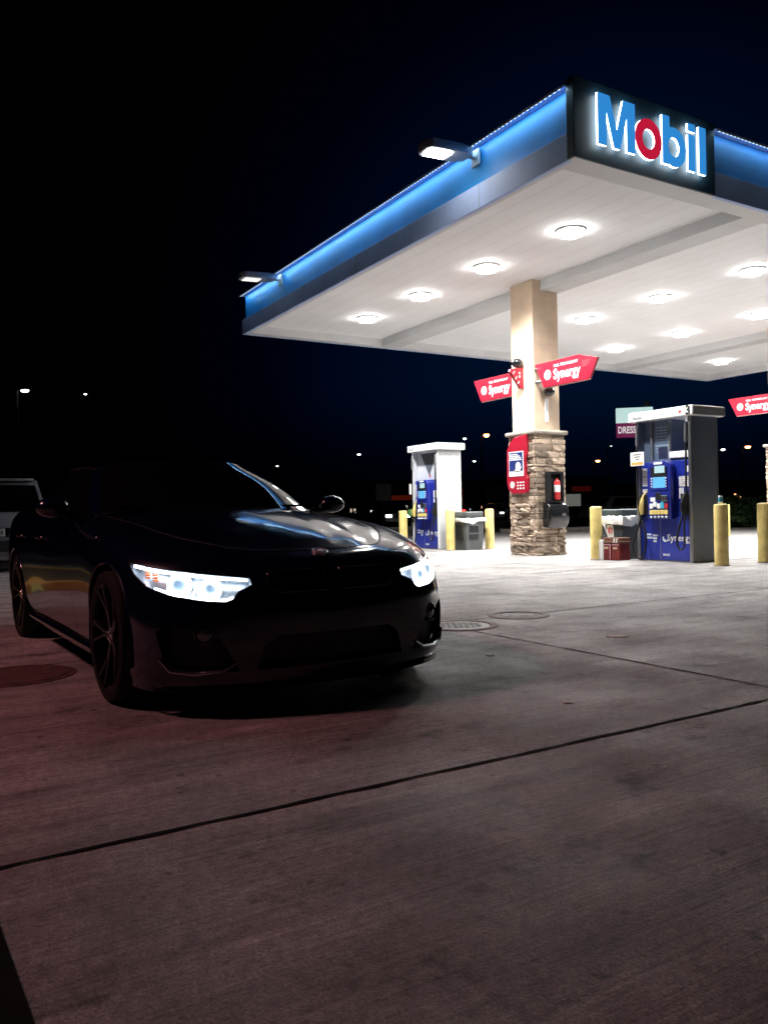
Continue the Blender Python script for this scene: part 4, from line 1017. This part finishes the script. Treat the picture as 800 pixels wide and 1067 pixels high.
# wheels
def wheel(x, y, sg, steer=0):
    w = bpy.data.objects.new('wheel', None)
    Mw_ = Matrix.Translation((x - CX0, y, .333)) @ Matrix.Rotation(R(steer), 4, 'Z') @ Matrix.Rotation(R(-90 * sg), 4, 'X')   # lathe z -> outwards
    ty = MB().lathe([(.266, -.112), (.30, -.121), (.322, -.112), (.332, -.08), (.333, 0), (.332, .08), (.322, .112), (.30, .121), (.266, .112), (.258, .09), (.258, -.09), (.266, -.112)], 56, Mw_, cap=False).build('tyre', RUB, None, 40)
    rm = MB().lathe([(.258, -.10), (.267, .112), (.260, .118), (.250, .112), (.242, .08), (.236, -.06)], 56, Mw_, cap=False)
    rm.lathe([(.045, .02), (.055, .075), (.045, .088), (.0, .09)], 20, Mw_, cap=False)
    for k in range(5):
        for dd in (-9, 9):
            a0 = R(72 * k + dd * .6); a1 = R(72 * k + dd * 1.25)
            p = [(.035, a0, .075), (.13, a0, .082), (.25, a1, .105)]
            for (ra, aa, za), (rb, ab, zb_) in zip(p[:-1], p[1:]):
                A0 = Vector((ra * math.cos(aa), ra * math.sin(aa), za)); B0 = Vector((rb * math.cos(ab), rb * math.sin(ab), zb_)); d_ = (B0 - A0).normalized(); n_ = Vector((0, 0, 1)).cross(d_).normalized()
                wd = .013; Vb = []
                for q in (A0, B0):
                    for u_, v_ in ((-wd, 0), (-wd * .6, .012), (wd * .6, .012), (wd, 0), (wd, -.03), (-wd, -.03)): Vb.append(Mw_ @ (q + n_ * u_ + Vector((0, 0, v_))))
                rm.add(Vb, [(i, (i + 1) % 6, (i + 1) % 6 + 6, i + 6) for i in range(6)] + [(5, 4, 3, 2, 1, 0), (6, 7, 8, 9, 10, 11)])
    rim_ = rm.build('rim', RIM, None, 30)
    ds = MB().lathe([(.07, -.005), (.165, -.005), (.165, .015), (.07, .015)], 40, Mw_).build('brake_disc', mat('disc_steel', (.25, .25, .25), .3, metal=1), None, 40)
    hb = MB()
    for k in range(5): hb.lathe([(.009, .07), (.009, .092), (.006, .096)], 8, Mw_ @ Matrix.Translation((.028 * math.cos(R(72 * k + 36)), .028 * math.sin(R(72 * k + 36)), 0)))
    hb = hb.build('wheel_bolts', CHR, None, 40)
    return ty, rim_, ds, hb
for x in (.80, 3.61):
    for sg in (1, -1):
        parts = wheel(x, sg * .785, sg)
        ty = parts[0]; ty.name = 'wheel'; ty.data.name = 'tyre'; ty.parent = car
        for q in parts[1:]: q.parent = ty
# headlights
LENSG = glass('headlight_glass', (1, 1, 1))
HOU = mat('reflector', (.50, .54, .60), .28, metal=.6)
HALO = emis('halo_white', (.84, .94, 1.0), 22); DRL = emis('drl_white', (.78, .91, 1.0), 14); PROJ = mat('projector_lens', (.25, .35, .45), .05, emit=(.45, .68, .98), estr=.6, coat=1)
AMB = mat('amber_reflector_glow', (.75, .16, .03), .25, emit=(1.0, .28, .10), estr=.3)  # reflector is no lamp; its returned light is put in as emission
def hl_pt(t, z, off):
    """point on the shell at station t and height z, moved out by off"""
    v = np.linspace(2, 5, 200); Pq = shell(np.array([t - .01, t, t + .01]), v); k = np.argmin(np.abs(Pq[:, 1, 2] - z)); p = Pq[k, 1]
    du = Pq[k, 2] - Pq[k, 0]; dv = Pq[min(k + 1, 199), 1] - Pq[max(k - 1, 0), 1]; n_ = np.cross(du, dv); n_ /= np.linalg.norm(n_)
    if n_[0] > 0: n_ = -n_
    q = p + n_ * off; return Vector((q[0] - CX0, q[1], q[2])), Vector(n_)
from math import copysign
for sg in (1, -1):
    one, _ = clip(LENSP, -sg * LENSP[0][:, 1])
    hsg = panel('headlight', offs(one, .062), HOU, car)
    lens = panel('lens_cover', offs(one, -.001), LENSG, hsg)
    # rim wall of the recess
    wl = MB(); loop = HL + [HL[0]]; outer = []; inner = []
    for a_, b_ in zip(loop[:-1], loop[1:]):
        for q in np.linspace(0, 1, 10, endpoint=False):
            t_0 = sg * (a_[0] + (b_[0] - a_[0]) * q); z_0 = a_[1] + (b_[1] - a_[1]) * q
            outer.append(hl_pt(t_0, z_0, 0.0)[0]); inner.append(hl_pt(t_0, z_0, -.064)[0])
    n_ = len(outer); wl.add(outer + inner, [(i, (i + 1) % n_, (i + 1) % n_ + n_, i + n_) for i in range(n_)]); wl.build('lamp_wall', HOU, hsg, 50)
    gk = MB(); gk.tube(outer + [outer[0]], .0035, 5, cap=False); gk.build('seal', MESHB, hsg)
    for tc_, zc_, rr in ((3.46, .621, .050), (2.80, .603, .046)):
        p, nrm = hl_pt(sg * tc_, zc_, -.030); ax = (nrm + Vector((-1.2, 0, 0))).normalized()
        rg = MB().torus(p + ax * .012, rr - .004, .0085, ax, 36, 8).build('halo_ring', HALO, hsg, 60)
        Mq = Vector((0, 0, 1)).rotation_difference(ax).to_matrix().to_4x4(); Mq.translation = p - ax * .03
        MB().lathe([(rr + .012, .0), (rr + .010, .034), (rr - .008, .040), (rr - .010, .0)], 30, Mq).build('projector_housing', HOU, hsg, 40)
        MB().ell(p + ax * .004, (rr - .011, rr - .011, .018), 18, Vector((0, 0, 1)).rotation_difference(ax).to_matrix()).build('projector', PROJ, hsg, 60)
    dr = MB(); dr.tube([hl_pt(sg * t_, z_, -.008)[0] for t_, z_ in zip(np.linspace(2.02, 4.62, 16), np.interp(np.linspace(2.02, 4.62, 16), [1.97, 3.0, 4.1, 4.80], [.629, .655, .684, .705]))], [.005] * 3 + [.007] * 13, 6)
    dr.build('brow_light', DRL, hsg, 60)
    dr = MB(); dr.tube([hl_pt(sg * t_, z_, -.006)[0] for t_, z_ in zip(np.linspace(2.36, 4.0, 14), np.interp(np.linspace(2.36, 4.0, 14), [2.36, 2.52, 2.95, 3.6, 4.2], [.556, .543, .551, .576, .614]))], .005, 6)
    dr.build('lower_light', DRL, hsg, 60)
    am = MB()
    for k, tq in enumerate((4.02, 4.24)):
        for j in range(3):
            zq = .640 + .013 * j + .012 * k; p, nrm = hl_pt(sg * tq, zq, -.02); am.box(p.x - .012, p.x + .012, p.y - .010, p.y + .010, p.z - .0048, p.z + .0048, .001)
    am.build('side_reflector', AMB, hsg)
    # fog light
    p = shell_pt(sg * .62, .395, -.012)
    Mq = Vector((0, 0, 1)).rotation_difference(Vector((-1, sg * .45, 0)).normalized()).to_matrix().to_4x4(); Mq.translation = p
    fg = MB().lathe([(.048, -.02), (.050, .012), (.043, .016)], 26, Mq, cap=False).build('fog_light', TRIM, car, 40)
    MB().lathe([(.042, .004), (.034, .012), (.018, .017), (.0, .019)], 26, Mq, cap=False).build('lens', mat('fog_lens', (.12, .14, .16), .08, metal=.6, coat=1), fg, 40)
    # bright trim under the side intake
    tr_ = MB(); tr_.tube([shell_pt(sg * y_, z_, .006) for y_, z_ in ((.49, .26), (.55, .222), (.66, .212), (.75, .226), (.79, .28))], [.006, .010, .010, .012, .007], 6); tr_.build('intake_trim', mat('satin_trim', (.55, .55, .57), .22, metal=1), car, 60)
# splitter
sp_ = MB(); o_ = [shell_pt(y_, .155, .012) for y_ in np.linspace(-.80, .80, 41)]; i_ = [Vector((v.x + .12, v.y * .93, v.z)) for v in o_]
Vq = [Vector((v.x, v.y, .122)) for v in o_] + [Vector((v.x, v.y, .122)) for v in i_] + [Vector((v.x + .004, v.y, .142)) for v in o_] + [Vector((v.x, v.y, .150)) for v in i_]
m4 = 41; Fq = []
for k in range(40): Fq += [(k, k + 1, m4 + k + 1, m4 + k), (2 * m4 + k, 2 * m4 + k + 1, 3 * m4 + k + 1, 3 * m4 + k), (k, k + 1, 2 * m4 + k + 1, 2 * m4 + k)]
sp_.add(Vq, Fq).build('splitter', TRIM, car, 40)
# sill blade
for sg in (1, -1):
    sb = MB(); sb.tube([Vector((x_ - CX0, sg * .855, .205)) for x_ in np.linspace(1.2, 3.22, 12)], .028, 8); sb.build('side_skirt', PAINT, car, 50)
# badge
p = Vector((.185 - CX0, 0, .742)); ax = Vector((-.30, 0, .95)).normalized(); Mq = Vector((0, 0, 1)).rotation_difference(ax).to_matrix().to_4x4(); Mq.translation = p
bd_ = MB().lathe([(.040, -.012), (.041, .004), (.036, .007), (.033, .005)], 28, Mq, cap=False).build('badge', mat('badge_silver', (.85, .86, .88), .42, metal=.85), car, 40)
MB().lathe([(.033, .004), (.0, .0055)], 28, Mq, cap=False).build('badge_ring', mat('badge_black', (.01, .01, .012), .2), bd_, 40)
for q, m_ in ((0, mat('badge_blue', (.05, .2, .5), .3)), (1, WHT), (2, mat('badge_blue', (.05, .2, .5), .3)), (3, WHT)):
    pts = [(0, 0)] + [(.021 * math.cos(R(90 * q + a_)), .021 * math.sin(R(90 * q + a_))) for a_ in np.linspace(0, 90, 8)]
    MB().prism(pts, Mq @ Matrix.Translation((0, 0, .0056)), .0008).build('badge_quarter', m_, bd_)
# mirrors, handles
for sg in (1, -1):
    mr_ = MB(); cxm = 1.80 - CX0
    mr_.ell((cxm, sg * .955, .995), (.072, .098, .062), 24)
    mo = mr_.build('mirror', PAINT, car, 80)
    MB().tube([(cxm + .02, sg * .80, .935), (cxm + .01, sg * .87, .955), (cxm, sg * .93, .97)], [.03, .024, .03], 10).build('mirror_arm', TRIM, mo, 60)
    MB().ell((cxm + .05, sg * .955, .995), (.03, .084, .050), 18).build('mirror_glass', CHR, mo, 80)
    MB().tube([(cxm - .055, sg * .92, .985), (cxm - .058, sg * .97, .985), (cxm - .03, sg * 1.03, .987)], .006, 6).build('turn_signal', mat('clear_plastic', (.6, .6, .6), .15), mo, 60)
    for k, (xx, par) in enumerate(((2.52, fdoors), (3.36, rdoors))):
        pd = par[0 if sg == 1 else 1]
        MB().tube([(xx - .1 - CX0, sg * .902, .800), (xx - .085 - CX0, sg * .928, .802), (xx + .08 - CX0, sg * .928, .808), (xx + .10 - CX0, sg * .902, .808)], [.010, .012, .012, .010], 8).build('handle', mat('handle_gloss', (.05, .05, .055), .1, metal=.9), pd, 60)
# tail lights and exhausts at the back
for sg in (1, -1):
    def rear(t0, t1, z0, z1):
        return
    tl = MB(); ptsr = [(13.2, .86), (13.8, .88), (14.3, .89)]
    Pr = shell(np.linspace(12.6, 14.4, 20), np.linspace(3.3, 4.0, 8)); V, Nr, T = grid_mesh(Pr * np.array([1, sg, 1])); 
    if (Nr[:, 0]).mean() < 0: Nr = -Nr
    panel('tail_light', (V + Nr * .003, Nr, T), mat('tail_red', (.25, .005, .008), .1, coat=1), car)
    MB().lathe([(.035, -.05), (.04, .03), (.034, .035), (.03, -.05)], 18, Matrix.Translation((4.55 - CX0, sg * .45, .26)) @ Matrix.Rotation(R(90), 4, 'Y'), cap=False).build('exhaust_tip', CHR, car, 40)

# ------------------------------------------------------------------ other cars: simple body with parts
def small_car(loc, rz, paint, label, L=4.5, W=1.84, Ht=1.68, suv=True, lights=0.0, tails=0.0, detail=True):
    t = thing('parked_car', label, 'car', loc, rz)      # local +X = rear of the car, +Y = its right
    h2 = L / 2; M = Matrix(((1, 0, 0), (0, 0, -1), (0, 1, 0))).to_4x4()
    lo = [(-h2, .32), (-h2 - .0, .62), (-h2 + .12, .82), (-h2 + 1.15, .98), (h2 - .12, 1.02 if suv else .98), (h2 - .02, .85), (h2, .55), (h2 - .06, .30)]
    def loft(prof, secs):
        """prof: side outline (x,z); secs: (half-width, inset scale)"""
        b = MB(); n = len(prof); cx_ = sum(p[0] for p in prof) / n; cz_ = sum(p[1] for p in prof) / n; Vx = []
        for (y_, k) in secs:
            for (x_, z_) in prof: Vx.append((cx_ + (x_ - cx_) * k, y_, cz_ + (z_ - cz_) * k))
        Fx = [tuple(range(n)), tuple(range((len(secs) - 1) * n, len(secs) * n))]
        for s_ in range(len(secs) - 1):
            for i in range(n): Fx.append((s_ * n + i, s_ * n + (i + 1) % n, (s_ + 1) * n + (i + 1) % n, (s_ + 1) * n + i))
        return b.add(Vx, Fx)
    hw = W / 2
    loft(lo, [(-hw, .94), (-hw + .05, .985), (-hw + .16, 1), (hw - .16, 1), (hw - .05, .985), (hw, .94)]).build('body', paint, t, 35)
    if suv: up = [(-h2 + 1.0, .97), (-h2 + 1.75, Ht - .06), (-h2 + 2.2, Ht), (h2 - .62, Ht - .02), (h2 - .42, Ht - .08), (h2 - .12, 1.0)]
    else: up = [(-h2 + 1.1, .95), (-h2 + 1.9, Ht - .05), (-h2 + 2.3, Ht), (h2 - 1.4, Ht - .06), (h2 - .7, .99)]
    n = len(up); b = MB(); Vx = []
    for s_ in (-1, 1):
        for (x_, z_) in up: Vx.append((x_, s_ * (hw - .07 - (z_ - .95) * .26), z_))
    cab = MB().add(Vx, [tuple(range(n)), tuple(range(n, 2 * n))] + [(i, (i + 1) % n, (i + 1) % n + n, i + n) for i in range(n)]).build('cabin', paint, t)
    # rear glass and windscreen as slightly proud panes
    def pane(p, q, w0, w1, name, s0=.12, s1=.88):
        p, q = Vector((p[0], 0, p[1])), Vector((q[0], 0, q[1])); d = q - p; nrm = Vector((d.z, 0, -d.x)).normalized()
        if (p + nrm).x * (1 if p.x > 0 else -1) < p.x * (1 if p.x > 0 else -1): nrm = -nrm
        a_, b_ = p + d * s0, p + d * s1; k = MB()
        Vp = [a_ + Vector((0, -w0, 0)), a_ + Vector((0, w0, 0)), b_ + Vector((0, w1, 0)), b_ + Vector((0, -w1, 0))]
        k.add([v + nrm * .004 for v in Vp] + [v + nrm * .012 for v in Vp], [(0, 1, 2, 3), (4, 5, 6, 7), (0, 1, 5, 4), (1, 2, 6, 5), (2, 3, 7, 6), (3, 0, 4, 7)]); return k.build(name, TINT, t)
    wtop = hw - .07 - (Ht - 1.0) * .26 - .08
    if suv: pane(up[5], up[4], hw - .16, wtop + .04, 'rear_window', .10, .92); pane(up[0], up[1], hw - .16, wtop, 'windscreen')
    else: pane(up[4], up[3], hw - .18, wtop, 'rear_window'); pane(up[0], up[1], hw - .18, wtop, 'windscreen')
    for s_ in (-1, 1):
        sw = MB(); xs_ = [(-h2 + 1.55, 1.04), (-h2 + 2.0, Ht - .14), (h2 - .75, Ht - .14), (h2 - .45 if suv else h2 - 1.0, 1.04)]
        Vp = [(x_, s_ * (hw - .07 - (z_ - .95) * .26 + .004), z_) for x_, z_ in xs_]; Vp2 = [(x_, y_ + s_ * .008, z_) for x_, y_, z_ in Vp]
        sw.add(Vp + Vp2, [(0, 1, 2, 3), (4, 5, 6, 7), (0, 1, 5, 4), (1, 2, 6, 5), (2, 3, 7, 6), (3, 0, 4, 7)]).build('side_window', TINT, t)
        for wx in (-h2 + .85, h2 - .85):
            Mw_ = Matrix.Translation((wx, s_ * (hw - .10), .34)) @ Matrix.Rotation(R(-90 * s_), 4, 'X')
            w_ = MB().lathe([(.2, -.1), (.32, -.11), (.34, -.08), (.34, .08), (.32, .108), (.21, .112)], 28, Mw_).build('wheel', RUB, t, 40)
            MB().lathe([(.20, .113), (.19, .118), (.05, .113), (.0, .118)], 20, Mw_, cap=False).build('rim', RIM, w_, 40)
        hl = MB().box(-h2 - .012, -h2 + .10, s_ * (hw - .34) - .17, s_ * (hw - .34) + .17, .60, .74, .02); hl.build('headlight', emis('far_headlight_%d' % lights, (1, .97, .9), lights) if lights else mat('lamp_glass', (.3, .3, .32), .1, coat=1), t)
        tl_ = MB().box(h2 - .14, h2 + .010, s_ * (hw - .20) - .13, s_ * (hw - .20) + .15, .86, 1.0, .02); tl_.build('tail_light', emis('far_tail_%d' % tails, (1, .03, .02), tails) if tails else mat('tail_red', (.25, .005, .008), .1, coat=1), t)
    if detail:
        MB().box(h2 - .03, h2 + .012, -.30, .30, .62, .78, .006).build('plate_recess', TRIM, t)
        pl_ = MB().box(h2 + .0125, h2 + .018, -.155, .155, .63, .77, .003).build('license_plate', mat('plate_white', (.62, .62, .6), .5), t)
        b = MB()
        for k in range(6): b.box(h2 + .0182, h2 + .0195, -.125 + .043 * k, -.10 + .043 * k, .665, .735)
        b.build('characters', mat('plate_ink', (.06, .06, .12), .5), pl_)
        em_ = MB().torus((h2 - .06, 0, .90), .055, .008, (1, 0, .1), 28, 6); em_.tube([(h2 - .06, -.05, .90), (h2 - .06, .05, .90)], .006, 6); em_.build('emblem', CHR, t, 60)
        MB().box(h2 - .02, h2 + .05, -hw + .10, hw - .10, .36, .56, .03, seg=3).build('rear_bumper', mat('bumper_black', (.02, .02, .022), .5), t, 40)
        sp2 = MB().box(h2 - .75, h2 - .34, -wtop - .02, wtop + .02, Ht - .045, Ht + .0, .015, seg=3); sp2.build('spoiler', paint, t, 40)
    return t
GREYC = mat('grey_car_paint', (.26, .27, .33), .35, metal=.1, coat=.8)
# the grey hatch behind the black car: we look at its tail
small_car((-7.68, 16.25, 0), R(-66), GREYC, 'grey sport utility car seen from behind at the left edge', 4.6, 1.86, 1.66)

YK = mat('kerb_yellow', (.55, .42, .10), .6, noise=.25, nscale=8)
def ring_(x0, x1, y0, y1, w, z):
    b = MB(); b.box(x0, x1, y0, y0 + w, 0, z, .01); b.box(x0, x1, y1 - w, y1, 0, z, .01); b.box(x0, x0 + w, y0 + w + .002, y1 - w - .002, 0, z, .01); b.box(x1 - w, x1, y0 + w + .002, y1 - w - .002, 0, z, .01); return b
kb_ = ring_(-1.9, 1.9, -.75, .75, .16, .14).build('kerb', YK); kb_.location = (-6.1, 9.3, 0); kb_.rotation_euler = (0, 0, R(122)); tag(kb_, kind='structure')
sb_ = MB().box(-1.73, 1.73, -.58, .58, 0, .10).build('planting_bed', mat('bed_turf', (.03, .045, .015), .9, noise=.4, nscale=9, bump=.8, bscale=60)); sb_.location = (-6.1, 9.3, 0); sb_.rotation_euler = (0, 0, R(122)); tag(sb_, kind='structure')
# ------------------------------------------------------------------ far background
POLE = mat('pole_grey', (.012, .012, .014), .8)
def street_lamp(x, y, h, c, s_, label, r=.14, arm=(0, 0), el=(1, 1, 1.15)):
    r = r * .8
    t = thing('street_lamp', label, 'street lamp', (x - arm[0], y - arm[1], 0))
    MB().tube([(0, 0, 0), (0, 0, h * .6), (0, 0, h + .1)], [.11, .09, .06], 8).build('pole', POLE, t, 50)
    MB().tube([(0, 0, h + .06), (arm[0], arm[1], h + r * 1.2)], .04, 6).build('arm', POLE, t)
    MB().box(arm[0] - r * 1.5 * el[0], arm[0] + r * 1.5 * el[0], arm[1] - r, arm[1] + r, h + r * .7, h + r * 1.3, .02).build('head', POLE, t)
    MB().ell((arm[0], arm[1], h + r * .3), (r * 1.25 * el[0], r * el[1], r * .55 * el[2]), 12).build('lens', emis('street_%s' % label[:14], c, s_ * .6), t, 60)
WH = (1, .95, .85); OR = (1, .40, .14)
street_lamp(-22.6, 51.7, 9, WH, 14, 'white street lamp, brightest and leftmost in the black sky', .22, (.5, 0), (1.2, 1, .9))
street_lamp(-31.4, 86.5, 14, WH, 7, 'small faint street lamp right of the bright one at left', .17, (.5, 0))
street_lamp(-2.93, 100.2, 8, WH, 9, 'far white lamp on a slim pole above the car bonnet', .22, (.9, 0))
street_lamp(-15.7, 121, 8, WH, 5, 'tiny white lamp just above the car windscreen edge', .2, (.5, 0))
street_lamp(9.28, 92.3, 9, WH, 8, 'white street lamp over the far pump top', .2, (.5, 0))
street_lamp(11.28, 88.6, 9, OR, 14, 'orange street lamp between the far pump and stone column', .32, (.5, 0), (1, 1, 1.8))
street_lamp(11.38, 101.8, 7, WH, 7, 'low white street lamp between far pump and stone column', .2, (.5, 0))
street_lamp(32.8, 124.6, 8, OR, 14, 'orange street lamp left of the numbered pump', .36, (.7, 0))
street_lamp(30.0, 107.2, 9, WH, 2, 'faint white street lamp left of the numbered pump', .16, (.5, 0))
street_lamp(43.4, 104.1, 8, WH, 8, 'white street lamp right of the numbered pump', .26, (.5, 0))
street_lamp(45.0, 100.6, 8, OR, 14, 'orange street lamp right of the numbered pump by the edge column', .36, (.7, 0))
street_lamp(44.4, 103.1, 2.3, OR, 6, 'very low far orange lamp above the right hedge', .14, (.3, 0))
# lit shop sign on a pole
t = thing('pole_sign', 'tall pole sign, white box above a magenta panel, left of the numbered pump', 'sign', (11.12, 36.0, 0), R(-12))
MB().tube([(.55, .1, 0), (.55, .1, 5.6)], .12, 10).build('pole', POLE, t, 50)
MB().box(-.78, .78, -.12, .12, 4.66, 5.32, .02).build('light_box', mat('lightbox', (.3, .35, .35), .4, emit=(.55, .78, .76), estr=.75), t)
pn = MB().box(-.78, .78, -.12, .12, 4.02, 4.655, .02).build('magenta_panel', mat('magenta', (.12, .008, .06), .4, emit=(.16, .008, .07), estr=.55), t)
text('lettering', 'DRESS', .42, emis('sign_letters', (.85, .8, .82), .8), pn, facing(0, -1, (-.72, -.125, 4.33)), .002, .006, align='LEFT', sx=.66)
# low dark buildings with a few lit fronts
DKB = mat('dark_wall', (.05, .05, .055), .85, noise=.2, nscale=.6)
def building(x, y, w, d, h, label, fronts):
    t = thing('shop_building', label, 'building', (x, y, 0), R(-8))
    MB().box(-w / 2, w / 2, 0, d, 0, h).build('wall', DKB, t); MB().box(-w / 2 - .2, w / 2 + .2, -.2, d + .2, h, h + .35).build('roof', DKB, t)
    for k, (x0, x1, z0, z1, c, s_) in enumerate(fronts):
        MB().box(x0, x1, -.08, -.003, z0, z1, .01).build('lit_front' if z0 < 2.2 else 'lit_sign', emis('front_%s_%d' % (label[:6], k), c, s_), t)
building(4.0, 118, 26, 12, 5.0, 'long dark shop building with dim red fronts behind the far pump', [(-3, 0.5, 2.6, 3.3, (.6, .06, .02), .06), (3.5, 7.5, 2.7, 4.2, (.7, .10, .02), .03), (3.5, 7.5, 1.5, 2.2, (.8, .12, .03), .05), (-9, -8.2, .8, 1.5, (1, .8, .6), .5), (-1, -.6, 1.4, 1.8, (.9, .85, .8), .8), (2.2, 2.7, .9, 1.3, (1, .9, .8), 1.2)] + [(x_, x_ + .25, z_, z_ + .3, c_, e_) for x_, z_, c_, e_ in ((-6, .9, (1, .9, .8), 1.6), (-4.6, 1.1, (1, .8, .6), .9), (-1.9, .8, (.9, .95, 1), 1.4), (.9, 1.0, (1, .9, .8), 2), (4.6, .8, (1, .9, .8), 1.2), (5.5, 1.0, (1, .7, .5), 1.0), (8.4, .9, (.9, .95, 1), 1.4), (10, 1.2, (1, .5, .3), .8))])
building(20.5, 96, 12, 10, 4.2, 'low dark building with pale windows right of the stone column', [(-3.0, -.6, 1.0, 2.4, (.55, .65, .62), .35), (.4, 2.6, 1.2, 2.6, (.6, .62, .55), .16), (1.6, 3.8, 2.9, 3.5, (.7, .04, .04), .03)])
building(52, 132, 26, 12, 4.5, 'far dark building with one pale window above the right hedge', [(-6, -5.2, 1.6, 2.2, (1, .85, .7), .8), (5, 5.5, 2, 2.4, (1, .4, .2), 1.2)])
# far cars on the road
far_paint = mat('far_car_paint', (.03, .03, .035), .3, coat=.6)
small_car((.55, 52, 0), R(98), far_paint, 'far car with two bright headlights, seen left of the far pump', 4.5, 1.84, 1.5, False, 30, 0, False)
small_car((9.6, 70, 0), R(80), mat('far_silver', (.2, .2, .21), .3, metal=.5), 'far silver car parked beyond the far pump and grey bin', 4.5, 1.84, 1.5, False, 3, 0, False)
small_car((6.6, 74, 0), R(262), far_paint, 'far dark car showing small red tail lights beyond the far pump', 4.5, 1.84, 1.5, False, 0, 5, False)
small_car((16.4, 58, 0), R(20), mat('far_white', (.5, .5, .5), .4), 'pale car parked far beyond the column, left of the slate bin', 4.9, 1.9, 1.75, True, 0, 2, False)
# traffic sign boards
for x, y, z0, w, h, lb, m_ in ((.0, 45.0, 1.55, .85, .95, 'dim blue-grey sign board on a thin post left of the far pump', mat('board_slate', (.05, .06, .08), .6)), (8.35, 62, 1.7, 1.5, 1.0, 'dim board on posts between the far pump and stone column', mat('board_dim', (.04, .045, .05), .6))):
    t = thing('sign_board', lb, 'sign', (x, y, 0)); MB().tube([(0, .05, 0), (0, .05, z0 + h)], .035, 6).build('post', POLE, t); MB().box(-w / 2, w / 2, -.02, .02, z0, z0 + h, .01).build('board', m_, t)
# hedges
def leaves(name, label, cx, cy, sx, sy, h, rz, m, n, seed, sz=.1, grass=False):
    r_ = np.random.default_rng(seed); b = MB(); c_, s_ = math.cos(rz), math.sin(rz)
    for k in range(n):
        u, v = r_.uniform(-1, 1), r_.uniform(-1, 1); top = h * (.75 + .25 * math.sin(u * sx * 1.7 + seed) * math.cos(v * 3 + u * 5)) * math.sqrt(max(.05, 1 - (v * .9) ** 2))
        z = top * r_.uniform(0, 1) ** .5; x, y = u * sx, v * sy; px, py = cx + c_ * x - s_ * y, cy + s_ * x + c_ * y
        a_ = r_.uniform(0, 6.28); ti = r_.uniform(-1, 1); d = Vector((math.cos(a_), math.sin(a_), ti * .8)).normalized(); w = d.cross(Vector((r_.uniform(-1, 1), r_.uniform(-1, 1), 1))).normalized()
        if grass: d = Vector((math.cos(a_) * .35, math.sin(a_) * .35, 1)); L = sz * r_.uniform(.8, 2.0); W = sz * .12
        else: L = sz * r_.uniform(.6, 1.3); W = L * .5
        p = Vector((px, py, z)); b.add([p, p + d * L * .5 + w * W, p + d * L, p + d * L * .5 - w * W], [(0, 1, 2, 3)])
    t = thing(name, label, 'hedge'); b.build('foliage', m, t, nofix=True)
    st = MB()
    for k in range(int(sx * 2.5)):
        x = -sx + 2 * sx * (k + .5) / int(sx * 2.5); st.tube([(cx + c_ * x, cy + s_ * x, 0), (cx + c_ * x + r_.uniform(-.1, .1), cy + s_ * x, h * .7)], .03, 5)
    st.build('stem', mat('twig', (.06, .045, .03), .9), t)
    return t
GRN = mat('leaf_green', (.045, .095, .035), .7, island=.5); DGR = mat('leaf_dark', (.03, .045, .02), .8, island=.5)
leaves('hedge', 'green grassy hedge behind the kerb right of the numbered pump', 17.6, 37.0, 5.0, 1.2, 1.35, R(31), GRN, 16000, 3, .16)
leaves('hedge', 'low black-green hedge far behind the car bonnet', -1.5, 62, 6, 1.0, 1.3, R(3), DGR, 7000, 5, .2)
MB_ = MB(); 
V_ = [isl(10, 13.52, 0), isl(24, 9.42, 0)]
dk_ = (V_[1] - V_[0]).normalized(); nk_ = Vector((-dk_.y, dk_.x, 0))
q = [V_[0], V_[1], V_[1] + nk_ * .2, V_[0] + nk_ * .2]
o = MB().add([Vector((p.x, p.y, 0)) for p in q] + [Vector((p.x, p.y, .14)) for p in q], [(3, 2, 1, 0), (4, 5, 6, 7), (0, 1, 5, 4), (1, 2, 6, 5), (2, 3, 7, 6), (3, 0, 4, 7)]).build('far_kerb', EDGE); tag(o, kind='structure')
# bare utility poles in the dark
for x, y, h, lb in ((-4.2, 84, 5.2, 'dim slim pole left of the far white lamp over the bonnet'), (-2.0, 90, 4.6, 'dim slim pole right of the far white lamp over the bonnet')):
    t = thing('utility_pole', lb, 'pole', (x, y, 0)); MB().tube([(0, 0, 0), (0, 0, h)], [.12, .08], 8).build('shaft', POLE, t); MB().box(-.5, .5, -.05, .05, h - .6, h - .5).build('crossarm', POLE, t)
